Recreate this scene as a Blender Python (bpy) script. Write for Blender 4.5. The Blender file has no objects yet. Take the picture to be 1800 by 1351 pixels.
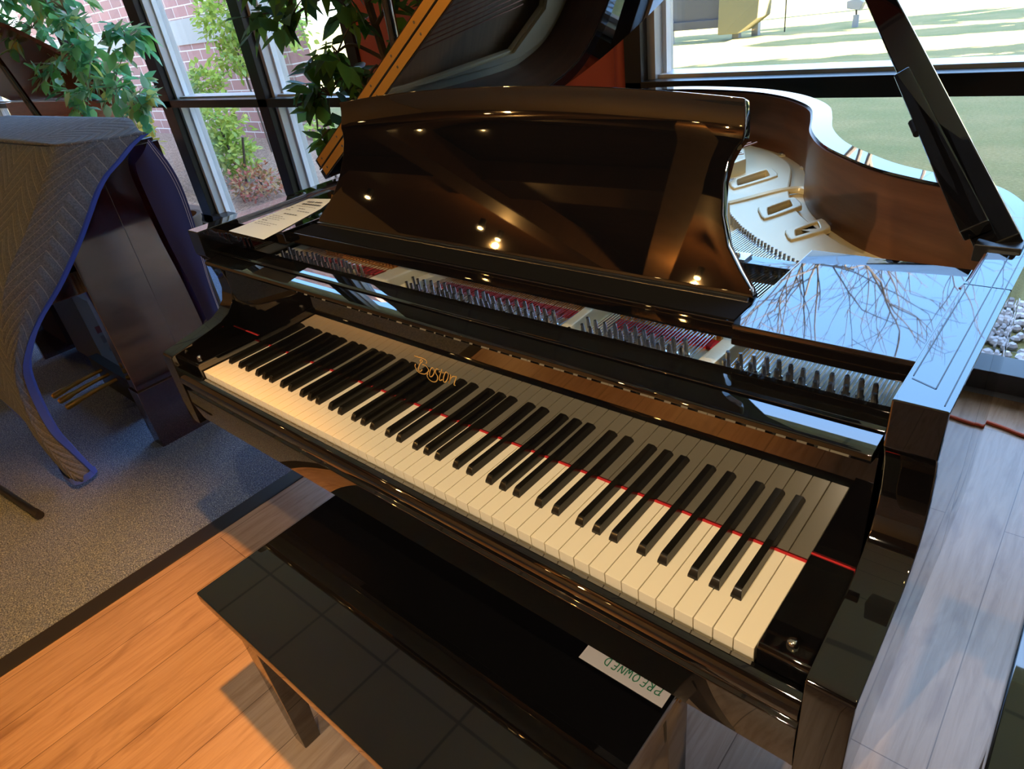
import bpy, bmesh, math, random
from mathutils import Vector, Matrix
random.seed(7)
S = bpy.context.scene
COL = S.collection
PI = math.pi

# ------------------------------------------------------------------ camera, light, exposure
def cam():
    cd = bpy.data.cameras.new('camera'); co = bpy.data.objects.new('camera', cd); COL.objects.link(co)
    yaw, pitch, roll, F = -0.786609059, -0.538980422, -0.154762915, 1173.98345
    f = Vector((math.sin(yaw)*math.cos(pitch), math.cos(yaw)*math.cos(pitch), math.sin(pitch)))
    r = Vector((math.cos(yaw), -math.sin(yaw), 0)); u = r.cross(f)
    r2 = math.cos(roll)*r + math.sin(roll)*u; u2 = -math.sin(roll)*r + math.cos(roll)*u
    m = Matrix((r2, u2, -f)).transposed().to_4x4()
    m.translation = Vector((1.3894427, -0.45983954, 1.36967654))
    co.matrix_world = m
    cd.sensor_width = 36; cd.sensor_fit = 'HORIZONTAL'; cd.lens = F/1800*36
    cd.clip_start = 0.02; cd.clip_end = 300
    S.camera = co
cam()
S.view_settings.view_transform = 'Standard'; S.view_settings.look = 'None'
S.view_settings.exposure = 0.0; S.view_settings.gamma = 1.0
try: S.view_settings.use_curve_mapping = False
except Exception: pass

def world():
    w = bpy.data.worlds.new('sky'); S.world = w; w.use_nodes = True
    nt = w.node_tree; nt.nodes.clear()
    out = nt.nodes.new('ShaderNodeOutputWorld'); bg = nt.nodes.new('ShaderNodeBackground')
    tc = nt.nodes.new('ShaderNodeTexCoord'); sp = nt.nodes.new('ShaderNodeSeparateXYZ')
    cr = nt.nodes.new('ShaderNodeValToRGB')
    e = cr.color_ramp.elements
    e[0].position = 0.0; e[0].color = (0.80, 0.84, 0.86, 1)
    e[1].position = 1.0; e[1].color = (0.50, 0.58, 0.70, 1)
    for p_, c_ in ((0.22, (0.34, 0.58, 0.90, 1)), (0.36, (0.22, 0.48, 0.95, 1)), (0.58, (0.24, 0.48, 0.92, 1))):
        n = e.new(p_); n.color = c_
    nt.links.new(tc.outputs['Generated'], sp.inputs[0]); nt.links.new(sp.outputs['Z'], cr.inputs[0])
    nt.links.new(cr.outputs[0], bg.inputs[0]); bg.inputs[1].default_value = 7.5
    nt.links.new(bg.outputs[0], out.inputs[0])
world()

def sun():
    l = bpy.data.lights.new('sun', 'SUN'); l.energy = 120.0; l.color = (1.0, 0.90, 0.72); l.angle = math.radians(0.6)
    o = bpy.data.objects.new('sun', l); COL.objects.link(o)
    az, el = math.radians(5), math.radians(29)       # sun stands low over +x: long shadows towards -x
    to = Vector((math.cos(az)*math.cos(el), math.sin(az)*math.cos(el), math.sin(el)))
    o.rotation_euler = to.to_track_quat('Z', 'Y').to_euler(); o.location = (20, 5, 12)
sun()
WARM = (1.0, 0.50, 0.13)
def spot(loc, aim, power, half, blend=0.5, color=WARM, size=0.03):
    l = bpy.data.lights.new('ceiling_and_fill_spot', 'SPOT'); l.energy = power; l.color = color
    l.spot_size = math.radians(2*half); l.spot_blend = blend; l.shadow_soft_size = size
    o = bpy.data.objects.new('ceiling_and_fill_spot', l); COL.objects.link(o); o.location = loc
    d = Vector(loc) - Vector(aim); o.rotation_euler = d.to_track_quat('Z', 'Y').to_euler()
spot((1.42, -0.20, 2.74), (-0.30, -1.08, 0.0), 640, 23, 0.55, (1.0, 0.38, 0.045))
spot((1.75, -0.75, 2.74), (0.85, 0.02, 0.74), 95, 27, 0.7, (1.0, 0.72, 0.36))
spot((0.60, -3.60, 3.36), (0.75, 0.0, 0.65), 430, 13, 0.5, (1.0, 0.80, 0.54))  # added from behind to brighten the key fronts and the bench paper
spot((-1.6, -2.3, 3.3), (-2.9, -0.3, 0.6), 55, 20, 0.9)  # added to warm the blanket front; no fixture hangs here
def point(loc, power, color=WARM, size=0.03):
    l = bpy.data.lights.new('lamp_glow', 'POINT'); l.energy = power; l.color = color; l.shadow_soft_size = size
    o = bpy.data.objects.new('lamp_glow', l); COL.objects.link(o); o.location = loc
point((-4.9, -5.5, 3.32), 130); point((-1.96, -5.69, 3.32), 110)

# ------------------------------------------------------------------ materials
def srgb(r, g, b):
    f = lambda c: (c/255/12.92) if c/255 <= 0.04045 else ((c/255+0.055)/1.055)**2.4
    return (f(r), f(g), f(b), 1)
def mat(name, col, rough=0.5, metal=0.0, ior=1.5, coat=0.0, emit=None, es=0):
    m = bpy.data.materials.new(name); m.use_nodes = True
    b = m.node_tree.nodes['Principled BSDF']
    b.inputs['Base Color'].default_value = col if len(col) == 4 else (*col, 1)
    b.inputs['Roughness'].default_value = rough; b.inputs['Metallic'].default_value = metal
    b.inputs['IOR'].default_value = ior; b.inputs['Coat Weight'].default_value = coat
    b.inputs['Coat Roughness'].default_value = 0.05
    if emit: b.inputs['Emission Color'].default_value = (*emit, 1); b.inputs['Emission Strength'].default_value = es
    return m
def nodes(m): return m.node_tree, m.node_tree.nodes['Principled BSDF']
def tex(m, kind, scale=(1, 1, 1), coord='Object', rot=(0, 0, 0), **kw):
    nt = m.node_tree
    tc = nt.nodes.new('ShaderNodeTexCoord'); mp = nt.nodes.new('ShaderNodeMapping'); t = nt.nodes.new(kind)
    mp.inputs['Scale'].default_value = scale; mp.inputs['Rotation'].default_value = rot
    nt.links.new(tc.outputs[coord], mp.inputs[0]); nt.links.new(mp.outputs[0], t.inputs['Vector'])
    for k, v in kw.items(): t.inputs[k].default_value = v
    return t
def ramp(m, src, stops):
    cr = m.node_tree.nodes.new('ShaderNodeValToRGB'); e = cr.color_ramp.elements
    e[0].position, e[0].color = stops[0]; e[1].position, e[1].color = stops[-1]
    for p, c in stops[1:-1]: n = e.new(p); n.color = c
    m.node_tree.links.new(src, cr.inputs[0]); return cr.outputs[0]
def bump(m, src, strength, dist=0.01):
    nt, b = nodes(m); bp = nt.nodes.new('ShaderNodeBump'); bp.inputs['Strength'].default_value = strength
    bp.inputs['Distance'].default_value = dist; nt.links.new(src, bp.inputs['Height']); nt.links.new(bp.outputs[0], b.inputs['Normal'])
def mixc(m, a, b_, fac, mode='MIX'):
    nt = m.node_tree; x = nt.nodes.new('ShaderNodeMix'); x.data_type = 'RGBA'; x.blend_type = mode
    for s, v in ((x.inputs[6], a), (x.inputs[7], b_), (x.inputs[0], fac)):
        if hasattr(v, 'links'): nt.links.new(v, s)
        else: s.default_value = v
    return x.outputs[2]
def setcol(m, out): nt, b = nodes(m); nt.links.new(out, b.inputs['Base Color'])

M = {}
M['lacquer'] = mat('black_lacquer', (0.003, 0.003, 0.004), 0.02, 0, 2.1)
M['satin'] = mat('satin_black', (0.006, 0.006, 0.007), 0.38)
M['felt_black'] = mat('dark_felt', (0.007, 0.0065, 0.007), 0.9, 0, 1.15)
M['white_key'] = mat('ivory_white', srgb(236, 228, 212), 0.22, 0, 1.5)
M['black_key'] = mat('ebony', (0.006, 0.0055, 0.005), 0.22, 0, 1.5)
M['red_felt'] = mat('red_felt', (0.50, 0.015, 0.02), 0.9)
M['gold_plate'] = mat('gold_plate', (0.74, 0.64, 0.40), 0.42, 0.3)
_t = tex(M['gold_plate'], 'ShaderNodeTexNoise', (220, 220, 220), Scale=1.0); bump(M['gold_plate'], _t.outputs['Fac'], 0.25, 0.001)
M['gold_leaf'] = mat('gold_lettering', (0.80, 0.50, 0.16), 0.35, 0.6)
M['brass'] = mat('brass', (0.78, 0.42, 0.09), 0.38, 0.75)
M['steel'] = mat('steel', (0.55, 0.56, 0.58), 0.25, 1.0)
M['copper'] = mat('copper_winding', (0.42, 0.18, 0.10), 0.4, 0.9)
M['chrome'] = mat('chrome_screw', (0.7, 0.7, 0.72), 0.12, 1.0)
def wood(name, a, b, rough, scale, ior=1.5, coat=0.0):
    m = mat(name, a, rough, 0, ior, coat)
    t = tex(m, 'ShaderNodeTexNoise', scale, Scale=1.0, Detail=6.0, Roughness=0.6)
    setcol(m, ramp(m, t.outputs['Fac'], [(0.3, (*a, 1)), (0.7, (*b, 1))])); return m
M['inner_wood'] = wood('brown_veneer', (0.085, 0.030, 0.014), (0.16, 0.065, 0.032), 0.35, (3, 3, 40))
M['soundboard'] = wood('soundboard_spruce', (0.30, 0.20, 0.11), (0.40, 0.27, 0.15), 0.5, (4, 60, 4))
M['mahogany'] = wood('mahogany', (0.022, 0.004, 0.004), (0.045, 0.008, 0.007), 0.06, (30, 30, 3), 2.3)
M['brown_lid'] = wood('brown_walnut', (0.060, 0.014, 0.008), (0.15, 0.04, 0.02), 0.22, (2, 40, 40))
M['red_brown'] = wood('reddish_wood', (0.25, 0.08, 0.035), (0.38, 0.13, 0.06), 0.3, (4, 4, 40))
M['lit_timber'] = wood('timber', (0.22, 0.12, 0.05), (0.34, 0.19, 0.09), 0.6, (3, 3, 30))  # lighter wood paints in the orange lamplight on one ceiling beam
M['ceil_wood'] = wood('ceiling_timber', (0.085, 0.038, 0.014), (0.14, 0.065, 0.024), 0.6, (2, 30, 2))
# ------------- wood floor: planks running along y
def m_floor():
    m = mat('plank_floor', (0.3, 0.22, 0.18), 0.27, 0, 1.5)
    br = tex(m, 'ShaderNodeTexBrick', (1, 1, 1), rot=(0, 0, PI/2), Scale=1.0)
    br.inputs['Brick Width'].default_value = 1.22; br.inputs['Row Height'].default_value = 0.155
    br.inputs['Mortar Size'].default_value = 0.0012; br.inputs['Mortar Smooth'].default_value = 0.1; br.offset = 0.37
    br.inputs['Color1'].default_value = (0.25, 0.25, 0.25, 1); br.inputs['Color2'].default_value = (0.75, 0.75, 0.75, 1); br.inputs['Mortar'].default_value = (0, 0, 0, 1)
    g = tex(m, 'ShaderNodeTexNoise', (70, 5.0, 1), Scale=1.0, Detail=7.0, Roughness=0.62, Distortion=0.6)
    k = tex(m, 'ShaderNodeTexNoise', (9, 3.0, 1), Scale=1.0, Detail=3.0, Distortion=1.6)
    c = ramp(m, g.outputs['Fac'], [(0.25, (0.29, 0.190, 0.125, 1)), (0.5, (0.385, 0.270, 0.190, 1)), (0.75, (0.45, 0.325, 0.235, 1))])
    c2 = ramp(m, k.outputs['Fac'], [(0.30, (0.66, 0.61, 0.60, 1)), (0.46, (1, 1, 1, 1))])
    c = mixc(m, c, c2, 0.75, 'MULTIPLY')
    t = ramp(m, br.outputs['Color'], [(0.0, (0.45, 0.43, 0.43, 1)), (0.24, (0.92, 0.92, 0.92, 1)), (0.76, (1.03, 1.02, 1.02, 1))])
    c = mixc(m, c, t, 1.0, 'MULTIPLY'); setcol(m, c); bump(m, g.outputs['Fac'], 0.05, 0.002); return m
M['floor'] = m_floor()
def m_carpet():
    m = mat('grey_blue_carpet', (0.08, 0.08, 0.09), 0.95)
    a = tex(m, 'ShaderNodeTexNoise', (260, 260, 260), Scale=1.0, Detail=3.0, Roughness=0.7)
    b = tex(m, 'ShaderNodeTexVoronoi', (190, 190, 190), Scale=1.0)
    c = ramp(m, a.outputs['Fac'], [(0.34, (0.030, 0.040, 0.062, 1)), (0.5, (0.155, 0.225, 0.335, 1)), (0.66, (0.46, 0.62, 0.84, 1))])
    sp = ramp(m, b.outputs['Color'], [(0.1, (0.40, 0.42, 0.60, 1)), (0.9, (1.1, 1.0, 0.95, 1))])
    setcol(m, mixc(m, c, sp, 0.8, 'MULTIPLY')); bump(m, a.outputs['Fac'], 0.6, 0.006); return m
M['carpet'] = m_carpet()
M['rubber'] = mat('black_rubber', (0.015, 0.015, 0.017), 0.5)
M['red_wall'] = mat('terracotta_paint', (0.42, 0.075, 0.030), 0.6)
M['tan_wall'] = mat('tan_paint', (0.42, 0.33, 0.22), 0.7)
M['frame_black'] = mat('black_anodised', (0.012, 0.011, 0.010), 0.35, 0.3)
M['alu'] = mat('lit_aluminium', (0.50, 0.52, 0.54), 0.35, 0.3)  # pale grey paints in the strong daylight on the frame sides
M['white_bead'] = mat('white_glazing_bead', (0.85, 0.87, 0.88), 0.4)
def m_glass():
    m = bpy.data.materials.new('window_glass'); m.use_nodes = True; nt = m.node_tree; nt.nodes.clear()
    o = nt.nodes.new('ShaderNodeOutputMaterial'); t = nt.nodes.new('ShaderNodeBsdfTransparent'); g = nt.nodes.new('ShaderNodeBsdfGlossy')
    lw = nt.nodes.new('ShaderNodeLayerWeight'); lw.inputs['Blend'].default_value = 0.5
    p = nt.nodes.new('ShaderNodeMath'); p.operation = 'POWER'; p.inputs[1].default_value = 5.0
    q = nt.nodes.new('ShaderNodeMath'); q.operation = 'MULTIPLY_ADD'; q.inputs[1].default_value = 0.5; q.inputs[2].default_value = 0.03
    nt.links.new(lw.outputs['Facing'], p.inputs[0]); nt.links.new(p.outputs[0], q.inputs[0]); g.inputs['Roughness'].default_value = 0.0
    t.inputs[0].default_value = (0.97, 0.98, 0.98, 1); x = nt.nodes.new('ShaderNodeMixShader')
    nt.links.new(q.outputs[0], x.inputs[0]); nt.links.new(t.outputs[0], x.inputs[1]); nt.links.new(g.outputs[0], x.inputs[2]); nt.links.new(x.outputs[0], o.inputs[0])
    return m
M['glass'] = m_glass()
def m_tiles():
    m = mat('ceiling_tile', (0.62, 0.62, 0.58), 0.9)
    br = tex(m, 'ShaderNodeTexBrick', (1, 1, 1), Scale=1.0); br.offset = 0.0
    br.inputs['Brick Width'].default_value = 0.61; br.inputs['Row Height'].default_value = 0.61; br.inputs['Mortar Size'].default_value = 0.009
    br.inputs['Color1'].default_value = (0.84, 0.84, 0.64, 1); br.inputs['Color2'].default_value = (0.88, 0.88, 0.68, 1); br.inputs['Mortar'].default_value = (0.46, 0.46, 0.42, 1)
    br.inputs['Vector'].links[0].from_node.inputs['Location'].default_value = (-0.14, -0.02, 0); setcol(m, br.outputs['Color']); return m
M['tile'] = m_tiles()
def m_brick():
    m = mat('brick_masonry', (0.25, 0.12, 0.1), 0.9)
    br = tex(m, 'ShaderNodeTexBrick', (1, 1, 1), rot=(PI/2, 0, 0), Scale=1.0)
    br.inputs['Brick Width'].default_value = 0.40; br.inputs['Row Height'].default_value = 0.140; br.inputs['Mortar Size'].default_value = 0.007
    br.inputs['Color1'].default_value = (0.25, 0.13, 0.115, 1); br.inputs['Color2'].default_value = (0.35, 0.17, 0.145, 1); br.inputs['Mortar'].default_value = (0.58, 0.52, 0.47, 1)
    setcol(m, br.outputs['Color']); return m
M['brick'] = m_brick()
M['concrete'] = mat('pale_stone_band', (0.33, 0.31, 0.28), 0.9)
def m_lawn():
    m = mat('lawn_grass', (0.10, 0.17, 0.04), 0.9)
    a = tex(m, 'ShaderNodeTexNoise', (40, 90, 1), Scale=1.0, Detail=6.0, Roughness=0.75)
    b = tex(m, 'ShaderNodeTexNoise', (1.3, 2.2, 1), Scale=1.0, Detail=4.0)
    c = ramp(m, a.outputs['Fac'], [(0.3, (0.15, 0.135, 0.035, 1)), (0.55, (0.245, 0.225, 0.08, 1)), (0.75, (0.37, 0.33, 0.15, 1))])
    d = ramp(m, b.outputs['Fac'], [(0.35, (0.8, 0.9, 0.75, 1)), (0.65, (1.15, 1.08, 1.1, 1))])
    setcol(m, mixc(m, c, d, 1.0, 'MULTIPLY')); bump(m, a.outputs['Fac'], 0.8, 0.03); return m
M['lawn'] = m_lawn()
def m_mulch():
    m = mat('mulch_bed', (0.15, 0.1, 0.08), 0.95)
    a = tex(m, 'ShaderNodeTexNoise', (45, 45, 45), Scale=1.0, Detail=5.0, Roughness=0.7)
    setcol(m, ramp(m, a.outputs['Fac'], [(0.32, (0.075, 0.045, 0.033, 1)), (0.5, (0.25, 0.155, 0.11, 1)), (0.68, (0.48, 0.34, 0.25, 1))]))
    bump(m, a.outputs['Fac'], 0.8, 0.02); return m
M['mulch'] = m_mulch()
def leaf_mat(name, cols, rough=0.45, trans=0.35):
    m = mat(name, cols[0], rough); nt, b = nodes(m)
    oi = nt.nodes.new('ShaderNodeNewGeometry')
    stops = [(i/max(1, len(cols)-1), (*c, 1)) for i, c in enumerate(cols)]
    o = ramp(m, oi.outputs['Random Per Island'], stops); setcol(m, o)
    t = nt.nodes.new('ShaderNodeBsdfTranslucent'); nt.links.new(o, t.inputs[0])
    x = nt.nodes.new('ShaderNodeMixShader'); x.inputs[0].default_value = trans
    out = [n for n in nt.nodes if n.type == 'OUTPUT_MATERIAL'][0]
    nt.links.new(b.outputs[0], x.inputs[1]); nt.links.new(t.outputs[0], x.inputs[2]); nt.links.new(x.outputs[0], out.inputs[0]); return m
M['ficus'] = leaf_mat('ficus_leaf', [(0.10, 0.32, 0.15), (0.17, 0.50, 0.26), (0.26, 0.58, 0.16), (0.38, 0.62, 0.46), (0.60, 0.58, 0.12)], 0.35, 0.5)
M['ficus_dark'] = leaf_mat('ficus_leaf_dark', [(0.045, 0.11, 0.05), (0.07, 0.20, 0.04), (0.17, 0.38, 0.04), (0.07, 0.15, 0.10), (0.20, 0.42, 0.05)], 0.4, 0.5)
M['shrub'] = leaf_mat('shrub_leaf', [(0.24, 0.36, 0.06), (0.40, 0.54, 0.10), (0.52, 0.56, 0.12), (0.26, 0.44, 0.15)], 0.7, 0.4)
M['autumn'] = leaf_mat('autumn_leaf', [(0.35, 0.10, 0.05), (0.40, 0.26, 0.08), (0.45, 0.09, 0.10), (0.28, 0.22, 0.08), (0.2, 0.13, 0.09)], 0.7, 0.3)
M['yellow_leaf'] = leaf_mat('yellow_leaf', [(0.45, 0.36, 0.04), (0.55, 0.48, 0.10), (0.30, 0.36, 0.06)], 0.7, 0.4)
M['hedge'] = leaf_mat('hedge_leaf', [(0.20, 0.28, 0.03), (0.32, 0.36, 0.05), (0.12, 0.2, 0.03)], 0.7, 0.4)
M['conifer'] = leaf_mat('conifer_leaf', [(0.03, 0.07, 0.02), (0.05, 0.1, 0.03)], 0.8, 0.1)
M['bark'] = mat('bark', (0.10, 0.075, 0.06), 0.8)
M['stem'] = mat('pale_stem', (0.30, 0.23, 0.16), 0.7)
M['pot'] = mat('clay_pot', (0.10, 0.06, 0.04), 0.7)
M['paper'] = mat('paper', (0.86, 0.87, 0.82), 0.8)
M['paper_white'] = mat('white_paper', (0.80, 0.78, 0.84), 0.8)
M['ink'] = mat('grey_print', (0.10, 0.10, 0.10), 0.8)
M['green_ink'] = mat('green_marker', (0.02, 0.23, 0.12), 0.6)
def m_blanket():
    m = mat('quilted_grey', (0.10, 0.10, 0.105), 0.9); nt, b = nodes(m)
    tc = nt.nodes.new('ShaderNodeUVMap'); sp = nt.nodes.new('ShaderNodeSeparateXYZ'); nt.links.new(tc.outputs[0], sp.inputs[0])
    def mth(op, a, b_=None):
        n = nt.nodes.new('ShaderNodeMath'); n.operation = op
        for i, v in enumerate((a, b_)):
            if v is None: continue
            if hasattr(v, 'links'): nt.links.new(v, n.inputs[i])
            else: n.inputs[i].default_value = v
        return n.outputs[0]
    zz = mth('PINGPONG', sp.outputs['X'], 0.13)               # chevron across the cloth
    v = mth('ADD', sp.outputs['Y'], mth('MULTIPLY', zz, 0.9))
    fr = mth('FRACT', mth('MULTIPLY', v, 21.0))
    d = mth('ABSOLUTE', mth('SUBTRACT', fr, 0.5))
    line = mth('LESS_THAN', d, 0.030)
    no = tex(m, 'ShaderNodeTexNoise', (180, 180, 180), Scale=1.0, Detail=2.0)
    base = ramp(m, no.outputs['Fac'], [(0.3, (0.125, 0.145, 0.18, 1)), (0.7, (0.22, 0.245, 0.295, 1))])
    dash = mth('GREATER_THAN', mth('FRACT', mth('MULTIPLY', sp.outputs['X'], 190.0)), 0.25)
    setcol(m, mixc(m, base, (0.46, 0.45, 0.44, 1), mth('MULTIPLY', line, dash)))
    bump(m, d, 0.9, 0.008); return m
M['blanket'] = m_blanket()
M['blue_trim'] = mat('blue_binding', (0.07, 0.14, 0.68), 0.75)
M['blue_lining'] = mat('navy_lining', (0.050, 0.058, 0.19), 0.85)
M['cardboard'] = mat('grey_box', (0.17, 0.17, 0.175), 0.8)
M['plastic'] = mat('clear_plastic_wrap', (0.55, 0.56, 0.6), 0.12, 0.0, 1.6, 0.5)
_t = tex(M['plastic'], 'ShaderNodeTexVoronoi', (26, 26, 26), Scale=1.0); bump(M['plastic'], _t.outputs['Distance'], 1.0, 0.03)
M['sign_grey'] = mat('grey_sign_panel', (0.045, 0.045, 0.05), 0.7)
M['sign_stone'] = mat('yellowish_stone', (0.13, 0.11, 0.05), 0.8)
M['grey_metal'] = mat('grey_metal', (0.22, 0.23, 0.25), 0.5, 0.3)
M['cord'] = mat('orange_cord', (0.55, 0.08, 0.02), 0.5)
M['lamp_on'] = mat('lit_lamp', (1, 0.8, 0.5), 0.5, 0, 1.5, 0, (1.0, 0.62, 0.22), 90)

# ------------------------------------------------------------------ mesh helpers
def soften(me, deg=40):
    """area-weighted corner normals, so that flat faces stay flat next to rounded edges"""
    c = math.cos(math.radians(deg)); at = {}
    P = [(p.normal.copy(), p.area, list(p.vertices)) for p in me.polygons]
    for i, (n, a, vs) in enumerate(P):
        for v in vs: at.setdefault(v, []).append(i)
    ns = []
    for n, a, vs in P:
        for v in vs:
            t = Vector((0, 0, 0))
            for j in at[v]:
                if P[j][0].dot(n) > c: t += P[j][0]*P[j][1]
            ns.append(tuple(t.normalized()) if t.length > 1e-14 else tuple(n))
    me.normals_split_custom_set(ns)

class MB:
    def __init__(s): s.v, s.f, s.uv = [], [], None
    def add(s, vs, fs):
        n = len(s.v); s.v += [tuple(p) for p in vs]; s.f += [tuple(i+n for i in f) for f in fs]; return s
    def box(s, a, b):
        (x0, y0, z0), (x1, y1, z1) = a, b
        return s.add([(x0,y0,z0),(x1,y0,z0),(x1,y1,z0),(x0,y1,z0),(x0,y0,z1),(x1,y0,z1),(x1,y1,z1),(x0,y1,z1)],
                     [(0,3,2,1),(4,5,6,7),(0,1,5,4),(1,2,6,5),(2,3,7,6),(3,0,4,7)])
    def prism(s, poly, vec):
        n = len(poly); vec = Vector(vec); top = [Vector(p)+vec for p in poly]
        return s.add(list(poly)+top, [tuple(range(n-1, -1, -1)), tuple(range(n, 2*n))]+[(i, (i+1) % n, (i+1) % n+n, i+n) for i in range(n)])
    def extx(s, prof, x0, x1): return s.prism([(x0, y, z) for y, z in prof], (x1-x0, 0, 0))
    def extz(s, poly, z0, z1): return s.prism([(x, y, z0) for x, y in poly], (0, 0, z1-z0))
    def tube(s, pts, r, n=8, caps=True):
        pts = [Vector(p) for p in pts]; m = len(pts)
        rs = r if isinstance(r, (list, tuple)) else [r]*m
        base = len(s.v); up = None
        for i, p in enumerate(pts):
            t = (pts[min(i+1, m-1)]-pts[max(i-1, 0)]).normalized()
            if up is None: up = t.orthogonal().normalized()
            a = (up - t*up.dot(t)).normalized(); b = t.cross(a); up = a
            for k in range(n):
                an = 2*PI*k/n; s.v.append(tuple(p+(a*math.cos(an)+b*math.sin(an))*rs[i]))
        for i in range(m-1):
            for k in range(n):
                q = base+i*n; s.f.append((q+k, q+(k+1) % n, q+n+(k+1) % n, q+n+k))
        if caps: s.f.append(tuple(base+k for k in range(n-1, -1, -1))); s.f.append(tuple(base+(m-1)*n+k for k in range(n)))
        return s
    def lathe(s, prof, c=(0, 0, 0), n=20):
        base = len(s.v)
        for r, z in prof:
            for k in range(n): an = 2*PI*k/n; s.v.append((c[0]+r*math.cos(an), c[1]+r*math.sin(an), c[2]+z))
        for i in range(len(prof)-1):
            for k in range(n): q = base+i*n; s.f.append((q+k, q+(k+1) % n, q+n+(k+1) % n, q+n+k))
        s.f.append(tuple(base+k for k in range(n-1, -1, -1))); s.f.append(tuple(base+(len(prof)-1)*n+k for k in range(n)))
        return s
    def ribbon(s, pts, w, nrm, lift=0.0):
        nrm = Vector(nrm).normalized(); pts = [Vector(p)+nrm*lift for p in pts]; base = len(s.v); m = len(pts)
        for i, p in enumerate(pts):
            t = (pts[min(i+1, m-1)]-pts[max(i-1, 0)]); t = t.normalized() if t.length > 1e-9 else Vector((1, 0, 0))
            sd = nrm.cross(t).normalized()*w/2; s.v.append(tuple(p-sd)); s.v.append(tuple(p+sd))
        for i in range(m-1): q = base+2*i; s.f.append((q, q+1, q+3, q+2))
        return s
    def grid(s, rows, closed=False):
        base = len(s.v); n = len(rows[0])
        for r in rows: s.v += [tuple(p) for p in r]
        for i in range(len(rows)-1):
            for k in range(n-1): q = base+i*n+k; s.f.append((q, q+1, q+n+1, q+n))
        return s
    def mesh(s, name, m, bev=0.0, smooth=True, fix=True):
        me = bpy.data.meshes.new(name); me.from_pydata(s.v, [], s.f); me.materials.append(m)
        if bev > 0 or fix:
            bm = bmesh.new(); bm.from_mesh(me)
            if fix: bmesh.ops.recalc_face_normals(bm, faces=bm.faces)
            if bev > 0:
                ed = [e for e in bm.edges if len(e.link_faces) == 2 and e.calc_face_angle(0) > math.radians(28)]
                bmesh.ops.bevel(bm, geom=ed, offset=bev, offset_type='OFFSET', segments=2, profile=0.5, affect='EDGES', clamp_overlap=True)
            bm.to_mesh(me); bm.free()
        if smooth:
            for p in me.polygons: p.use_smooth = True
            me.set_sharp_from_angle(angle=math.radians(32))
            if len(me.polygons) < 9000: soften(me)
        return me
    def build(s, name, m, parent=None, bev=0.0, smooth=True, fix=True, label=None, kind=None):
        o = bpy.data.objects.new(name, s.mesh(name, m, bev, smooth, fix)); COL.objects.link(o)
        if parent: o.parent = parent
        if label: o['label'] = label
        if kind: o['kind'] = kind
        return o
def tag(o, label, cat, group=None, kind=None):
    o['label'] = label; o['category'] = cat
    if group: o['group'] = group
    if kind: o['kind'] = kind
    return o
def thing(name, label, cat, group=None, loc=(0, 0, 0)):
    o = bpy.data.objects.new(name, None); COL.objects.link(o); o.empty_display_size = 0.1; o.location = loc
    return tag(o, label, cat, group)
def struct(o): o['kind'] = 'structure'; return o
def estruct(name):
    o = bpy.data.objects.new(name, None); COL.objects.link(o); o['kind'] = 'structure'; return o
def catmull(pts, k=6):
    out = []; P = [Vector(p) for p in pts]
    for i in range(len(P)-1):
        a, b, c, d = P[max(i-1, 0)], P[i], P[i+1], P[min(i+2, len(P)-1)]
        for j in range(k):
            t = j/k
            out.append(0.5*((2*b)+(c-a)*t+(2*a-5*b+4*c-d)*t*t+(3*b-a-3*c+d)*t**3))
    out.append(P[-1]); return out
def offset(poly, d):
    out = []; n = len(poly)
    for i, p in enumerate(poly):
        a = Vector(poly[max(i-1, 0)]); b = Vector(poly[min(i+1, n-1)]); t = (b-a).normalized()
        out.append(Vector(p)+Vector((-t.y, t.x))*d)
    return out
def flat_fill(name, loops, z0, z1, m, parent=None, bev=0.0, label=None):
    """a plate: outer loop with holes, via a 2D curve turned into a mesh"""
    cu = bpy.data.curves.new(name, 'CURVE'); cu.dimensions = '2D'; cu.fill_mode = 'BOTH'; cu.extrude = (z1-z0)/2; cu.bevel_depth = bev; cu.bevel_resolution = 1
    for L in loops:
        sp = cu.splines.new('POLY'); sp.points.add(len(L)-1); sp.use_cyclic_u = True
        for i, p in enumerate(L): sp.points[i].co = (p[0], p[1], 0, 1)
    t = bpy.data.objects.new(name+'_tmp', cu); COL.objects.link(t)
    bpy.context.view_layer.update()
    me = bpy.data.meshes.new_from_object(t.evaluated_get(bpy.context.evaluated_depsgraph_get()))
    COL.objects.unlink(t); bpy.data.objects.remove(t); bpy.data.curves.remove(cu)
    me.name = name; me.transform(Matrix.Translation((0, 0, (z0+z1)/2))); me.materials.clear(); me.materials.append(m)
    for p in me.polygons: p.use_smooth = True
    me.set_sharp_from_angle(angle=math.radians(32))
    o = bpy.data.objects.new(name, me); COL.objects.link(o)
    if parent: o.parent = parent
    if label: o['label'] = label
    return o

# ------------------------------------------------------------------ the room
WY = 1.87                                                              # inner face of the window wall
struct(MB().box((-0.49, -8, -0.05), (4.6, WY, 0.0)).build('floor', M['floor']))
struct(MB().box((-9, -8, -0.05), (-0.55, WY, 0.004)).build('floor_carpet', M['carpet']))
struct(MB().extx([(0, 0)], 0, 1) if False else MB().prism([(-0.55, -8, -0.05), (-0.49, -8, -0.05), (-0.49, -8, 0.002), (-0.498, -8, 0.005), (-0.545, -8, 0.008), (-0.55, -8, 0.008)], (0, 9.87, 0)).build('trim_1', M['rubber']))
struct(MB().box((-9.1, -8.1, -0.05), (-9, 2.0, 4.3)).build('wall_left', M['tan_wall']))
struct(MB().box((-9, -8.1, -0.05), (4.6, -8, 4.3)).build('wall_front', M['tan_wall']))
struct(MB().box((4.6, -8.1, -0.05), (4.7, 2.0, 4.3)).build('wall_right', M['tan_wall']))
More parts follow.
